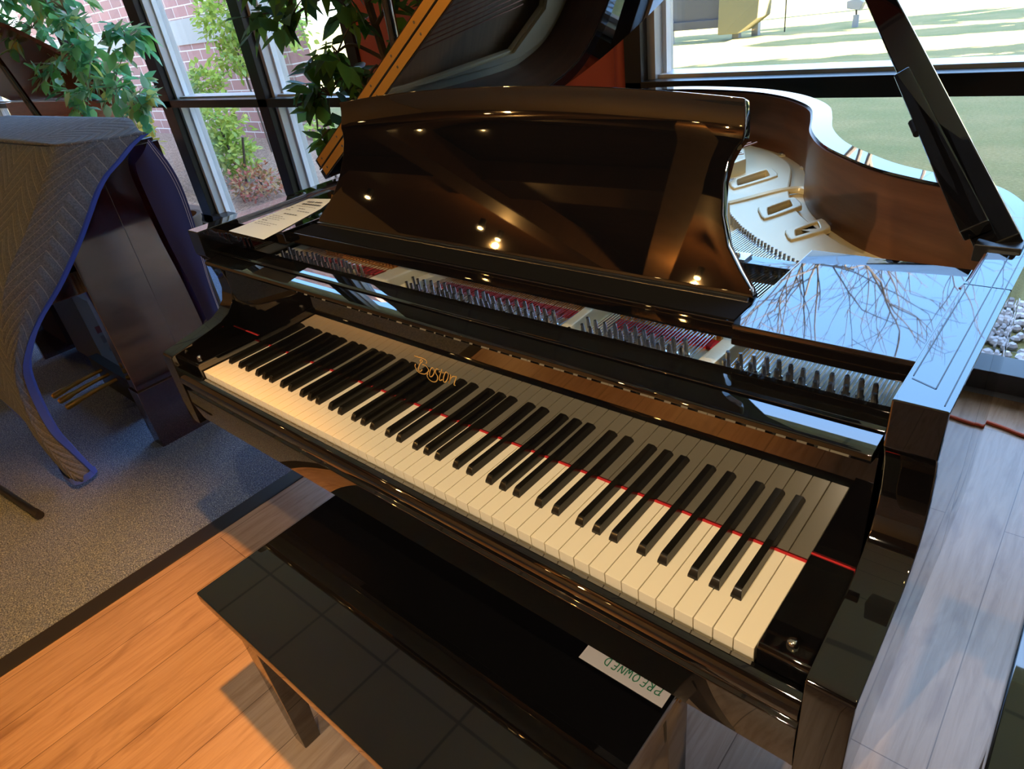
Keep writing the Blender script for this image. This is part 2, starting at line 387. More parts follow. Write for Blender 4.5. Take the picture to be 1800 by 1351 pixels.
ct = struct(MB().box((-9, -1.9, 2.80), (4.6, 2.1, 2.88)).build('ceiling', M['tile']))
struct(MB().box((-9, -8, 3.9), (4.6, -1.9, 4.0)).build('ceiling_timber', M['ceil_wood']))
struct(MB().box((-9, -1.95, 2.75), (4.6, -1.85, 4.0)).build('wall_bulkhead', M['tan_wall']))
def beam(name, a, b, w, h, m):
    a, b = Vector(a), Vector(b); d = (b-a).normalized(); sd = Vector((-d.y, d.x, 0)).normalized()*w/2; up = Vector((0, 0, h))
    struct(MB().prism([a-sd, a+sd, a+sd+up, a-sd+up], b-a).build(name, m))
beam('trim_2', (-5.6, -2.2, 3.5), (-3.0, -7.6, 3.5), 0.42, 0.3, M['ceil_wood'])
beam('trim_3', (-9, -4.6, 3.62), (4.6, -4.2, 3.62), 0.4, 0.25, M['ceil_wood'])
beam('trim_4', (-0.6, -2.2, 3.5), (-3.3, -7.2, 3.5), 0.32, 0.3, M['lit_timber'])
# window wall: red piece between the two windows and low base
struct(MB().box((-1.66, WY, 0.0), (-0.14, WY+0.16, 2.80)).build('wall_back', M['red_wall']))
struct(MB().tube([(-0.125, WY+0.02, 0), (-0.125, WY+0.02, 2.80)], 0.03, 14).build('trim_5', M['red_wall']))
struct(MB().box((-9, WY+0.02, -0.05), (-1.66, WY+0.16, 0.03)).build('baseboard_left', M['frame_black']))
struct(MB().box((-0.14, WY+0.02, -0.05), (4.6, WY+0.16, 0.03)).build('baseboard_right', M['frame_black']))
def window(name, x0, x1, mull, tz0, tz1):
    w = estruct(name)
    zt = 2.80
    for x, wd in mull:
        MB().box((x-wd/2, WY-0.02, 0.03), (x+wd/2, WY+0.03, zt)).build('mullion', M['frame_black'], w, 0.003)
        MB().box((x-wd/2+0.006, WY+0.03, 0.03), (x+wd/2+0.03, WY+0.165, zt)).build('mullion_channel', M['alu'], w, 0.002)
        MB().box((x+wd/2+0.02, WY+0.085, 0.03), (x+wd/2+0.046, WY+0.118, zt)).build('glazing_bead', M['white_bead'], w)
    MB().box((x0, WY-0.02, tz0), (x1, WY+0.05, tz1)).build('transom', M['frame_black'], w, 0.003)
    MB().box((x0, WY+0.05, tz0+0.006), (x1, WY+0.165, tz1+0.012)).build('transom_channel', M['alu'], w, 0.002)
    MB().box((x0, WY-0.02, 0.03), (x1, WY+0.1, 0.10)).build('bottom_rail', M['frame_black'], w, 0.003)
    for i in range(len(mull)-1):
        a, b = mull[i][0], mull[i+1][0]
        for z0, z1 in ((0.10, tz0), (tz1, zt)):
            MB().box((a, WY+0.140, z0), (b, WY+0.144, z1)).build('pane', M['glass'], w)
window('window_1', -8.9, -1.66, [(-8.9, 0.1), (-5.6, 0.12), (-4.05, 0.16), (-2.70, 0.11), (-1.70, 0.08)], 0.905, 0.955)
window('window_2', -0.09, 4.6, [(-0.055, 0.07), (2.3, 0.11), (4.5, 0.1)], 0.928, 0.990)

# ------------------------------------------------------------------ the black grand piano
KW, KZ = 0.02355, 0.74
KL = 52*KW
piano = thing('grand_piano', 'black lacquered grand piano with its lid propped open beside the windows', 'piano', loc=(KL/2, 0.8, 0))
piano.location = (0, 0, 0)
XI, XO = 0.060, 0.106                                                  # arm: inner and outer distance from the keys
arm_prof = [(0.121,1.003),(0.120,0.950),(0.127,0.942),(0.138,0.920),(0.146,0.885),(0.146,0.858),(0.137,0.832),(0.120,0.814),(0.098,0.802),(0.070,0.795),
            (0.035,0.788),(0.0,0.781),(-0.027,0.776),(-0.032,0.771),(-0.033,0.755),(-0.033,0.60),(0.40,0.59),(0.40,1.003)]
for s, nm in ((-1, 'left'), (1, 'right')):
    a, b = (-XO, -XI) if s < 0 else (KL+XI, KL+XO)
    MB().extx(arm_prof, a, b).build('arm', M['lacquer'], piano, 0.0022)
# rim: outer line from the right arm round the tail to the left arm
out = [(KL+XO,0.40),(KL+XO,0.56),(KL+XO-0.006,0.64),(1.295,0.715),(1.262,0.772),(1.225,0.804),(1.168,0.832),(1.093,0.877),(1.029,0.937),(0.954,1.023),
       (0.892,1.135),(0.852,1.250),(0.812,1.352),(0.752,1.440),(0.665,1.526),(0.538,1.602),(0.351,1.655),(0.2,1.664),(0.085,1.640),(-0.02,1.575),(-0.08,1.47),(-XO,1.33),(-XO,0.9),(-XO,0.40)]
out = [(p.x, p.y) for p in catmull([Vector((*p, 0)) for p in out], 6)]
RT = 0.042
inn = [(p.x, p.y) for p in offset(out, RT)]
inn[0] = (KL+XI, 0.40); inn[-1] = (-XI, 0.40)
def band(o, i, z0, z1):
    mb = MB(); n = len(o)
    rows = [[(p[0], p[1], z0) for p in o], [(p[0], p[1], z1) for p in o], [(p[0], p[1], z1) for p in i], [(p[0], p[1], z0) for p in i], [(p[0], p[1], z0) for p in o]]
    mb.grid(rows)
    for k in (0, n-1): mb.add([rows[j][k] for j in range(4)], [(0, 1, 2, 3)])
    return mb
rim = band(out, inn, 0.59, 1.003).build('rim', M['lacquer'], piano)
inn2 = [(p.x, p.y) for p in offset(out, RT+0.004)]
inn2[0] = (KL+XI-0.004, 0.40); inn2[-1] = (-XI+0.004, 0.40)
band(inn, inn2, 0.78, 0.997).build('inner_rim', M['inner_wood'], piano, label='brown wooden inner rim')
# right arm hinge inlay
hi = MB(); z = 1.0035
for a, b in (((1.290,0.17),(1.290,0.50)), ((1.312,0.155),(1.312,0.50)), ((1.290,0.165),(1.312,0.155)), ((1.3245,0.13),(1.3245,0.52))):
    hi.ribbon([(*a, z), (*b, z)], 0.0011, (0, 0, 1))
hi.build('hinge_inlay', M['satin'], piano, fix=False)
# case under the keys
MB().box((-XI, -0.010, 0.62), (KL+XI, 0.40, 0.70)).build('key_bed', M['satin'], piano)
MB().extx([(-0.010,0.730),(-0.016,0.734),(-0.024,0.733),(-0.030,0.727),(-0.033,0.720),(-0.033,0.711),(-0.030,0.705),(-0.024,0.702),(-0.024,0.695),(-0.030,0.692),(-0.031,0.66),(-0.027,0.622),(-0.02,0.614),(-0.006,0.614),(-0.006,0.728)], -XI+0.0008, KL+XI-0.0008).build('key_slip', M['lacquer'], piano, 0.0012)
for a, b in ((-XI+0.0006, -0.004), (KL+0.004, KL+XI-0.0006)):
    ck = MB().extx([(-0.004,0.70),(-0.006,0.752),(-0.002,0.757),(0.146,0.757),(0.146,0.70)], a, b).build('cheek_block', M['lacquer'], piano, 0.0012)
    cx = a+0.029
    MB().lathe([(0.0065,0),(0.0065,0.003),(0.005,0.006),(0.002,0.0075)], (cx, 0.014, 0.757), 16).build('screw_knob', M['chrome'], ck)
# keys
wk = MB().box((0.0005, 0, KZ-0.025), (KW-0.0005, 0.148, KZ)).mesh('white_key', M['white_key'], 0.0009)
for i in range(52):
    o = bpy.data.objects.new('white_key', wk); COL.objects.link(o); o.parent = piano; o.location = (i*KW, 0, 0)
def black_mesh():
    w0, w1, h = 0.0066, 0.0046, 0.0125
    rows = []
    sec = [(0.050,0.0,w0,w0),(0.0505,0.0035,w0,w0*0.97),(0.0545,0.0105,w0,w1*1.05),(0.0575,h,w0,w1),(0.148,h,w0,w1)]
    v = []; f = []
    for y, zt, a, b in sec: v += [(-a, y, -0.003), (-b, y, zt), (b, y, zt), (a, y, -0.003)]
    for k in range(len(sec)-1):
        for j in range(3): q = 4*k+j; f.append((q, q+1, q+5, q+4))
    f += [(0, 3, 2, 1), (16, 17, 18, 19)]
    return MB().add(v, f).mesh('black_key', M['black_key'], 0.0008)
bk = black_mesh()
names = 'ABCDEFG'
for i in range(51):
    n = names[i % 7]
    if n in 'ACDFG':
        dx = {'A': 0.003, 'C': -0.003, 'D': 0.003, 'F': -0.0035, 'G': 0.0}[n]
        o = bpy.data.objects.new('black_key', bk); COL.objects.link(o); o.parent = piano; o.location = ((i+1)*KW+dx, 0, KZ)
MB().box((-XI+0.001, 0.1405, KZ+0.0005), (KL+XI-0.001, 0.1475, KZ+0.0185)).extx([(0.140,0.7385),(0.1475,0.7385),(0.1475,0.742),(0.140,0.742)], 0, KL).build('red_felt_strip', M['red_felt'], piano) if False else MB().box((0.0, 0.1435, 0.7400), (KL, 0.1465, 0.7418)).build('red_felt_strip', M['red_felt'], piano)
# red felt lies on the cheek blocks at both ends
for a, b in ((-XI+0.001, -0.004), (KL+0.004, KL+XI-0.001)):
    MB().box((a, 0.1438, 0.757), (b, 0.1458, 0.7582)).build('red_felt_strip', M['red_felt'], piano)
FB = [(0.1460,0.7424),(0.1460,0.915),(0.142,0.923),(0.126,0.927),(0.114,0.931),(0.1115,0.936),(0.114,0.9407),(0.1185,0.9420),(0.1487,0.9434),(0.1492,0.9430),(0.1494,0.9370),(0.1515,0.9370),(0.1518,0.9448),(0.1524,0.9455),(0.1570,0.9460),(0.1580,0.9464),(0.1925,0.9485),(0.1945,0.9470),(0.195,0.930),(0.172,0.925),(0.172,0.7424)]
fbd = MB().extx(FB, -XI+0.002, KL+XI-0.006).build('fallboard', M['lacquer'], piano, 0.0004)
LOGO=[[(0.56, 0.8489), (0.5702, 0.849), (0.5804, 0.8495), (0.5867, 0.8486), (0.5904, 0.8461), (0.5887, 0.8422), (0.5865, 0.842)], [(0.5736, 0.8399), (0.5726, 0.8423), (0.577, 0.8458), (0.5796, 0.8441), (0.5753, 0.8399), (0.5707, 0.8361), (0.567, 0.8312), (0.5627, 0.8238), (0.5625, 0.8202), (0.567, 0.8201), (0.5731, 0.8254)], [(0.5763, 0.8359), (0.5831, 0.8364), (0.5887, 0.8327), (0.5898, 0.8282), (0.5844, 0.8219), (0.5763, 0.8172), (0.5657, 0.8158), (0.5585, 0.8182), (0.5556, 0.8236), (0.5552, 0.828), (0.5582, 0.8323)], [(0.6041, 0.8369), (0.6004, 0.8361), (0.5945, 0.8299), (0.5905, 0.8218), (0.5899, 0.816), (0.5955, 0.818), (0.6019, 0.825), (0.6058, 0.8331), (0.6041, 0.8369)], [(0.6168, 0.8378), (0.6123, 0.8373), (0.6076, 0.8318), (0.6078, 0.8267), (0.6103, 0.8222), (0.6076, 0.8144), (0.6005, 0.8084), (0.5913, 0.8071), (0.5844, 0.8104), (0.5827, 0.8161), (0.5864, 0.8211)], [(0.6261, 0.8408), (0.6211, 0.8322), (0.6151, 0.8218), (0.6134, 0.8157), (0.6177, 0.8165), (0.6208, 0.8191)], [(0.6312, 0.8341), (0.6253, 0.8239), (0.623, 0.8163), (0.6274, 0.8158), (0.6349, 0.824), (0.6395, 0.8339), (0.6386, 0.8362)], [(0.6457, 0.8357), (0.6411, 0.8258), (0.6357, 0.8152)], [(0.6375, 0.8179), (0.6444, 0.8285), (0.6509, 0.8337), (0.6563, 0.8346), (0.6587, 0.8353), (0.6531, 0.8259), (0.6485, 0.8168), (0.6518, 0.8168)]]
LOGO.append([(0.6165, 0.8325), (0.6225, 0.8342), (0.6290, 0.8345)])
LOGO.append([(0.6392, 0.8362), (0.6355, 0.8378), (0.6312, 0.8340)])
lg = MB()
for s in LOGO:
    pts = catmull([Vector((x, 0.1458, z)) for x, z in s], 5); lg.ribbon(pts, 0.0019, (0, -1, 0), 0.0)
lg.build('gold_lettering', M['gold_leaf'], fbd, fix=False, label='gold script lettering')
# inside front: pin block, plate
MB().box((-XI+0.004, 0.185, 0.70), (KL+XI-0.004, 0.36, 0.868)).build('pin_block', M['satin'], piano)
ring = [p for p in inn2]
sbp = [(KL+XI-0.005, 0.36)] + inn2[1:-1] + [(-XI+0.005, 0.36)]
MB().extz(sbp, 0.785, 0.795).build('soundboard', M['soundboard'], piano)
ledge_in = [(p.x, p.y) for p in offset(out, RT+0.25)]
band(inn2[12:82], ledge_in[12:82], 0.796, 0.806).build('rim_ledge', mat('shade_dark_wood', (0.030, 0.014, 0.010), 0.6), piano)  # dark ledge, widened under the plate holes to paint in their shade
pl_out = [(p.x, p.y) for p in offset(out, RT+0.0046)][1:-1]
low = [(KL+XI-0.006, 0.36)] + pl_out + [(-XI+0.006, 0.36)]
up_r = [(p.x, p.y) for p in offset(out, RT+0.040)]
hit = [(1.20,0.560),(1.10,0.610),(1.02,0.660),(0.934,0.723),(0.885,0.762),(0.833,0.812),(0.784,0.870),(0.73,0.945),(0.66,1.06)]
openA = [(0.40,0.40),(1.20,0.40)] + [(x-0.015, y-0.03) for x, y in hit] + [(0.56,1.06),(0.40,0.75)]
openB = [(-0.03,0.40),(0.34,0.40),(0.36,0.75),(0.50,1.06),(0.52,1.30),(0.40,1.45),(0.12,1.48),(0.0,1.36),(-0.03,0.9)]
H1 = [(0.662,1.163),(0.700,1.268),(0.735,1.210),(0.692,1.105)]
H2 = [(0.818,0.978),(0.846,1.047),(0.871,1.002),(0.844,0.922)]
H3 = [(0.924,0.862),(0.949,0.926),(0.970,0.885),(0.940,0.823)]
def soft(q, r=0.22):
    o = []
    for i, p in enumerate(q):
        a, b = Vector(q[i-1]), Vector(q[(i+1) % len(q)]); p = Vector(p)
        o += [p.lerp(a, r), p.lerp(a, r*0.3).lerp(p.lerp(b, r*0.3), 0.5), p.lerp(b, r)]
    return [(v.x, v.y) for v in o]
def grow(q, d):
    c = sum((Vector(p) for p in q), Vector((0, 0)))/len(q); return [tuple(Vector(p)+(Vector(p)-c).normalized()*d) for p in q]
lowin = [(p.x, p.y) for p in offset(out, RT+0.066)]
plate = flat_fill('iron_plate', [low, openA, openB] + [soft(h) for h in (H1, H2, H3)], 0.838, 0.850, M['gold_plate'], piano, 0.002, 'pale gold iron plate')
upper = [(KL+XI-0.02, 0.36)] + [(p[0], p[1]) for p in up_r[8:-8]] + [(-0.012, 0.36)]
flat_fill('plate_web', [upper, openA, openB] + [soft(h) for h in (H1, H2, H3)], 0.850, 0.862, M['gold_plate'], plate, 0.004)
for h in (H1, H2, H3):
    flat_fill('hole_collar', [soft(grow(h, 0.016)), soft(h)], 0.862, 0.868, M['gold_plate'], plate, 0.003)
    hw = MB(); q = soft(h); n = len(q); hw.grid([[(p[0], p[1], 0.836) for p in q+[q[0]]], [(p[0], p[1], 0.864) for p in q+[q[0]]]]); hw.build('hole_wall', M['brass'], plate, fix=False)
rib = catmull([Vector((0.70,0.955,0.862)), Vector((0.745,1.02,0.864)), Vector((0.79,1.10,0.864)), Vector((0.825,1.14,0.862)), Vector((0.85,1.135,0.860))], 5)
MB().tube(rib, 0.009, 8).build('plate_rib', M['gold_plate'], plate)
rb = [(0.30,1.36),(0.50,1.41),(0.55,1.385),(0.598,1.345),(0.650,1.238),(0.632,1.17),(0.57,1.15),(0.45,1.20)]
bar = flat_fill('raised_bridge', [rb], 0.862, 0.897, M['gold_plate'], plate, 0.005)
MB().extz([(0.50,1.20),(0.595,1.19),(0.622,1.215),(0.59,1.25),(0.52,1.26)], 0.9025, 0.908).build('red_felt', M['red_felt'], plate)
MB().extz([(0.565,1.295),(0.605,1.25),(0.622,1.258),(0.59,1.31)], 0.9025, 0.908).build('red_felt', M['red_felt'], plate)
for x, y in ((0.768,1.357),(0.840,1.172),(0.945,1.011),(1.080,0.868),(0.66,1.47),(0.45,1.57),(0.18,1.60)):
    b = MB().lathe([(0.017,0),(0.017,0.004),(0.013,0.005)], (x, y, 0.8505), 18).build('plate_boss', M['gold_plate'], plate)
    MB().lathe([(0.009,0),(0.009,0.003),(0.006,0.005)], (x, y, 0.8555), 12).build('bolt', M['steel'], b)
# front web over the pin block and struts
MB().extx([(0.190,0.868),(0.190,0.884),(0.205,0.888),(0.350,0.888),(0.372,0.880),(0.376,0.862),(0.376,0.850),(0.360,0.850),(0.360,0.868)], -XI+0.008, KL+XI-0.008).build('plate_front', M['gold_plate'], plate, 0.002)
for xa, ya, xb, yb, w in ((1.040,0.20,1.06,0.64,0.034),(0.815,0.20,0.775,0.87,0.026),(0.345,0.19,0.50,1.16,0.060),(0.425,0.19,0.56,1.10,0.030)):
    d = Vector((xb-xa, yb-ya, 0)).normalized(); sd = Vector((-d.y, d.x, 0))*w/2; a = Vector((xa, ya, 0.862)); b = Vector((xb, yb, 0.862))
    MB().prism([a-sd, a+sd, a+sd*0.7+Vector((0,0,0.052)), a-sd*0.7+Vector((0,0,0.052))], b-a).build('strut', M['gold_plate'], plate, 0.004)
# corner box of the plate at the bass end
MB().box((-0.05,0.25,0.885), (0.05,0.36,0.900)).build('plate_corner', M['gold_plate'], plate, 0.006)
# red felt under the strings, agraffe rows
for xa, xb, y in ((0.85,1.018,0.318),(0.44,0.80,0.312),(0.0,0.33,0.300)):
    MB().box((xa, y, 0.888), (xb, y+0.022, 0.8925)).build('red_felt', M['red_felt'], plate)
def row(x0, x1, y, st):
    ag = MB(); x = x0
    while x < x1:
        ag.box((x-0.0035, y-0.004, 0.888), (x+0.0035, y+0.004, 0.903)); x += st
    ag.box((x0-0.004, y-0.004, 0.887), (x1, y+0.004, 0.8895)); ag.build('agraffe_row', M['brass'], plate)
row(0.44, 0.80, 0.350, 0.0125); row(0.0, 0.335, 0.345, 0.0115); row(0.85, 1.02, 0.350, 0.0125)
# tuning pins: a short tapered pin with a coil of wire
pin = MB().lathe([(0.0036,0),(0.0036,0.010),(0.0052,0.011),(0.0052,0.018),(0.0036,0.019),(0.0036,0.030),(0.0030,0.041),(0.0022,0.043)], (0, 0, 0), 8).mesh('tuning_pin', M['steel'])
pins = []
x = 1.252; k = 0
while x > 0.02:
    for r_, yy in enumerate((0.222, 0.243, 0.264)):
        xx = x-r_*0.0052
        if all(abs(xx-c) > 0.026 for c in (1.040, 0.815)) and abs(xx-0.375) > 0.075: pins.append((xx, yy+0.004*math.sin(k)))
    x -= 0.0158; k += 1
rest = MB()
for i, (xx, yy) in enumerate(pins):
    if i < 100:
        o = bpy.data.objects.new('tuning_pin', pin); COL.objects.link(o); o.parent = piano; o.location = (xx, yy, 0.888)
        o.rotation_euler = (0.10, 0.0, 0)
    else: rest.lathe([(0.0036,0),(0.0036,0.010),(0.0052,0.011),(0.0052,0.018),(0.0036,0.019),(0.0030,0.041)], (xx, yy, 0.888), 6)
rest.build('tuning_pins', M['steel'], piano, kind='stuff')
# strings: the hundred largest one by one, the rest together
ste = []
for xx, yy in pins:
    if xx < 0.42: continue
    yb = None
    for (x1, y1), (x2, y2) in zip(hit[:-1], hit[1:]):
        if x2 <= xx-0.02 <= x1: t = (x1-xx+0.02)/(x1-x2); yb = y1+(y2-y1)*t
    if yb is None: yb = 0.56 if xx > 1.2 else 1.15
    for d in (-0.0022, 0.0022): ste.append(((xx+d, yy, 0.9005), (xx+d-0.003, 0.35, 0.899), (xx+d-0.012, yb, 0.876)))
oth = MB()
for i, p in enumerate(ste):
    if i < 62: MB().tube(p, 0.0007, 5, False).build('treble_string', M['steel'], piano)
    else: oth.tube(p, 0.0007, 4, False)
oth.build('treble_strings', M['steel'], piano, kind='stuff')
for i in range(30):
    x0 = 0.005+i*0.0108; a = (x0, 0.24, 0.902); b = (x0+0.006, 0.345, 0.903); c = (0.17+i*0.0155, 1.30+0.003*i, 0.905)
    MB().tube([a, b], 0.0008, 5, False).tube([b, c], 0.0021, 6, False).build('bass_string', M['copper'], piano)
hp = MB()
for i in range(len(hit)-1):
    a, b = Vector(hit[i]), Vector(hit[i+1]); n = max(2, int((b-a).length/0.012))
    for k in range(n):
        p = a.lerp(b, k/n); hp.tube([(p.x, p.y, 0.862), (p.x+0.001, p.y+0.004, 0.884)], 0.0026, 6)
hp.build('hitch_pins', M['steel'], plate)
for i in range(9):
    MB().tube([(0.30+i*0.03, 1.22-i*0.006, 0.906), (0.545+i*0.012, 1.36-i*0.013, 0.908)], 0.0012, 5, False).build('bass_string', M['copper'], piano)
# music stand: side blocks, shelf, desk, rail
ZB = 0.996
BX = 0.133
for a, b in ((-XI+0.001, BX), (KL-BX, KL+XI-0.001)):
    MB().box((a, 0.209, ZB-0.027), (b, 0.462, ZB)).build('side_block', M['lacquer'], piano, 0.0018)
sh = MB().box((BX+0.001, 0.226, 0.966), (KL-BX-0.001, 0.30, 0.990)).build('music_shelf', M['lacquer'], piano, 0.0016)
MB().box((BX+0.008, 0.230, 0.990), (KL-BX-0.006, 0.279, 0.9915)).build('felt_strip', M['felt_black'], sh)
MB().box((BX+0.006, 0.425, 0.950), (KL-BX-0.001, 0.455, 0.978)).build('desk_rail', M['lacquer'], piano, 0.0015)
hg = MB().box((0.955, 0.423, 0.9785), (1.012, 0.452, 0.983)).build('desk_hinge', M['steel'], piano, 0.001)
MB().tube([(0.972,0.4225,0.962),(0.972,0.412,0.962)], 0.008, 14).build('hinge_pin', M['brass'], hg)
for xx in (0.972, 0.996): MB().lathe([(0.004,0),(0.004,0.003),(0.002,0.005)], (xx, 0.437, 0.983), 10).build('screw', M['steel'], hg)
MB().box((0.955, 0.414, 0.945), (0.985, 0.424, 0.978)).build('hinge_leaf', M['satin'], hg, 0.003)
def desk():
    cx = KL/2; z0, y0 = 0.992, 0.289; slope = 0.095/0.215
    side = [(0.0,0.471),(0.008,0.469),(0.030,0.447),(0.055,0.425),(0.090,0.409),(0.125,0.402),(0.150,0.404),(0.165,0.410),(0.172,0.416),(0.180,0.4165),(0.220,0.412)]
    def hw(v):
        for (a, b), (c, d) in zip(side[:-1], side[1:]):
            if v <= c: return b+(d-b)*(v-a)/(c-a)
        return side[-1][1]
    N = 28; vs = [0.0,0.006,0.012,0.02,0.03,0.042,0.055,0.07,0.09,0.11,0.125,0.14,0.15,0.158,0.165,0.172,0.18,0.188,0.196,0.204,0.212,0.220]
    fr, bkk = [], []
    th = 0.017
    for v in vs:
        w = hw(v); a, b = [], []
        for i in range(N+1):
            u = -1+2*i/N
            arch = 0.020*(1-u*u)*max(0, (v-0.10)/0.12)
            zz = z0+v+arch; yy = y0+(v+arch)*slope
            roll = max(0, v-0.170); yy -= 2.4*roll*roll*2.2 - 0.0
            a.append((cx+u*w, yy, zz)); b.append((cx+u*w, yy+th*0.92, zz-th*0.38))
        fr.append(a); bkk.append(b)
    mb = MB(); mb.grid(fr); mb.grid([list(reversed(r)) for r in bkk])
    n = len(vs)
    def strip(p, q): mb.grid([p, q])
    strip([r[0] for r in fr], [r[0] for r in bkk]); strip([r[-1] for r in bkk], [r[-1] for r in fr])
    strip(fr[-1], bkk[-1]); strip(bkk[0], fr[0])
    me_o = mb.build('music_desk', M['lacquer'], piano, 0.0)
    bm = bmesh.new(); bm.from_mesh(me_o.data); bmesh.ops.remove_doubles(bm, verts=bm.verts, dist=1e-5); bmesh.ops.recalc_face_normals(bm, faces=bm.faces)
    ed = [e for e in bm.edges if len(e.link_faces) == 2 and e.calc_face_angle(0) > math.radians(40)]
    bmesh.ops.bevel(bm, geom=ed, offset=0.0025, offset_type='OFFSET', segments=2, profile=0.5, affect='EDGES', clamp_overlap=True)
    bm.to_mesh(me_o.data); bm.free(); me_o.data.set_sharp_from_angle(angle=math.radians(50)); soften(me_o.data)
    return me_o
dk = desk()
MB().box((KL/2-0.465, 0.2835, 0.990), (KL/2+0.466, 0.2885, 0.9940)).build('desk_seam', M['steel'], dk)
# lid, hinged on the bass side
LY0, LZ0, SL = 0.495, 1.010, 0.63
ang = math.atan(SL)
lo = []
for x_, y_ in [(KL+XO+0.006, LY0)] + [p for p in out if p[1] > LY0+0.02] + [(-XO-0.006, LY0)]:
    lo.append((x_+XO, LY0+(y_-LY0)*0.835))
def lidframe(o): o.matrix_world = Matrix.Translation((-XO, 0, LZ0)) @ Matrix.Rotation(-ang, 4, 'Y')
lid = MB().extz(lo, 0.0, 0.023).build('lid', M['lacquer'], piano, 0.0015); lidframe(lid)
fl = MB().box((0.0, LY0, 0.029), (1.40, LY0+0.375, 0.051)).build('lid_flap', M['lacquer'], piano, 0.0015); lidframe(fl)
for nm, z0_, z1_ in (('lid_edge_band', 0.004, 0.0235), ('flap_edge_band', 0.0285, 0.047)):
    e = MB().box((0.012, LY0-0.0022, z0_), (1.38, LY0-0.0002, z1_)).build('edge_band', M['brass'], lid if nm[0] == 'l' else fl, 0.0)
    e.matrix_parent_inverse = Matrix.Identity(4)
    for k in range(26): MB().tube([(0.035+k*0.05, LY0-0.0022, (z0_+z1_)/2), (0.035+k*0.05, LY0-0.0032, (z0_+z1_)/2)], 0.0028, 8).build('hinge_screw', M['chrome'], e) if k % 2 == 0 else None
hn = MB().tube([(0.0, LY0-0.001, 0.0262), (1.39, LY0-0.001, 0.0262)], 0.0022, 8).build('piano_hinge', M['satin'], lid)
# lid prop
pa, pb = Vector((1.298, 0.532, 1.000)), Vector((0.655, 1.60, 1.487))
d = (pb-pa).normalized(); vw = (Vector((1.39,-0.46,1.37))-pa.lerp(pb, 0.2)).normalized(); sd = vw.cross(d).normalized(); nn = d.cross(sd).normalized()
if sd.x < 0: sd = -sd
if nn.dot(vw) < 0: nn = -nn
def stick(a, b, w0, w1, t, name, par):
    a, b = Vector(a), Vector(b); mb = MB()
    prof = lambda c, w: [c-sd*w/2-nn*t/2, c+sd*w/2-nn*t/2, c+sd*w/2+nn*t/2, c-sd*w/2+nn*t/2]
    p, q = prof(a, w0), prof(b, w1)
    mb.add(p+q, [(3, 2, 1, 0), (4, 5, 6, 7), (0, 1, 5, 4), (1, 2, 6, 5), (2, 3, 7, 6), (3, 0, 4, 7)])
    return mb.build(name, M['lacquer'], par, 0.003)
prop = stick(pa, pb, 0.050, 0.040, 0.022, 'lid_prop', piano)
hf = stick(pa+d*0.02-sd*0.014+nn*0.024, pa+d*0.40-sd*0.016+nn*0.024, 0.034, 0.024, 0.020, 'half_prop', piano)
MB().tube([pa+d*0.25-sd*0.030+nn*0.024, pa+d*0.28-sd*0.030+nn*0.024], 0.006, 10).build('prop_catch', M['satin'], hf)
MB().box((1.272, 0.515, 0.985), (1.322, 0.55, 1.008)).build('prop_socket', M['satin'], piano, 0.002)
# legs
for x_, y_ in ((0.03, 0.34), (1.235, 0.34), (0.38, 1.45)):
    lg_ = MB(); lg_.prism([(x_-0.042,y_-0.042,0.06),(x_+0.042,y_-0.042,0.06),(x_+0.042,y_+0.042,0.06),(x_-0.042,y_+0.042,0.06)], (0,0,0.0))
    lg_ = MB().add([(x_+a*w, y_+b*w, z_) for z_, w in ((0.055,0.040),(0.585,0.068)) for a, b in ((-1,-1),(1,-1),(1,1),(-1,1))], [(3,2,1,0),(4,5,6,7),(0,1,5,4),(1,2,6,5),(2,3,7,6),(3,0,4,7)])
    L_ = lg_.build('leg', M['lacquer'], piano, 0.002)
    MB().tube([(x_-0.014, y_, 0.028), (x_+0.014, y_, 0.028)], 0.0275, 16).box((x_-0.004, y_-0.006, 0.028), (x_+0.004, y_+0.006, 0.058)).build('caster', M['brass'], L_)

# ------------------------------------------------------------------ bench and papers
bench = thing('piano_bench', 'black lacquered piano bench pushed under the keyboard, a white paper strip on it', 'bench')
MB().box((0.286, -0.266, 0.455), (1.100, 0.104, 0.480)).build('seat', M['lacquer'], bench, 0.003)
MB().box((0.315, -0.238, 0.385), (1.094, 0.094, 0.455)).build('apron', M['lacquer'], bench, 0.002)
for a, b in ((0.318,-0.236),(1.092,-0.236),(0.318,0.092),(1.092,0.092)):
    sx = 1 if a < 0.7 else -1; sy = 1 if b < 0 else -1
    w0, w1 = 0.040, 0.058
    MB().add([(a, b, 0), (a+sx*w0, b, 0), (a+sx*w0, b+sy*w0, 0), (a, b+sy*w0, 0), (a-sx*0.006, b-sy*0.006, 0.455), (a+sx*w1, b-sy*0.006, 0.455), (a+sx*w1, b+sy*w1, 0.455), (a-sx*0.006, b+sy*w1, 0.455)],
        [(3,2,1,0),(4,5,6,7),(0,1,5,4),(1,2,6,5),(2,3,7,6),(3,0,4,7)]).build('leg', M['lacquer'], bench, 0.002)
strip = MB().box((0.951, 0.029, 0.4805), (1.0935, 0.0675, 0.4809)).build('paper_strip', M['paper_white'])
tag(strip, 'white paper strip hand lettered PREOWNED in green, lying on the black bench', 'paper')
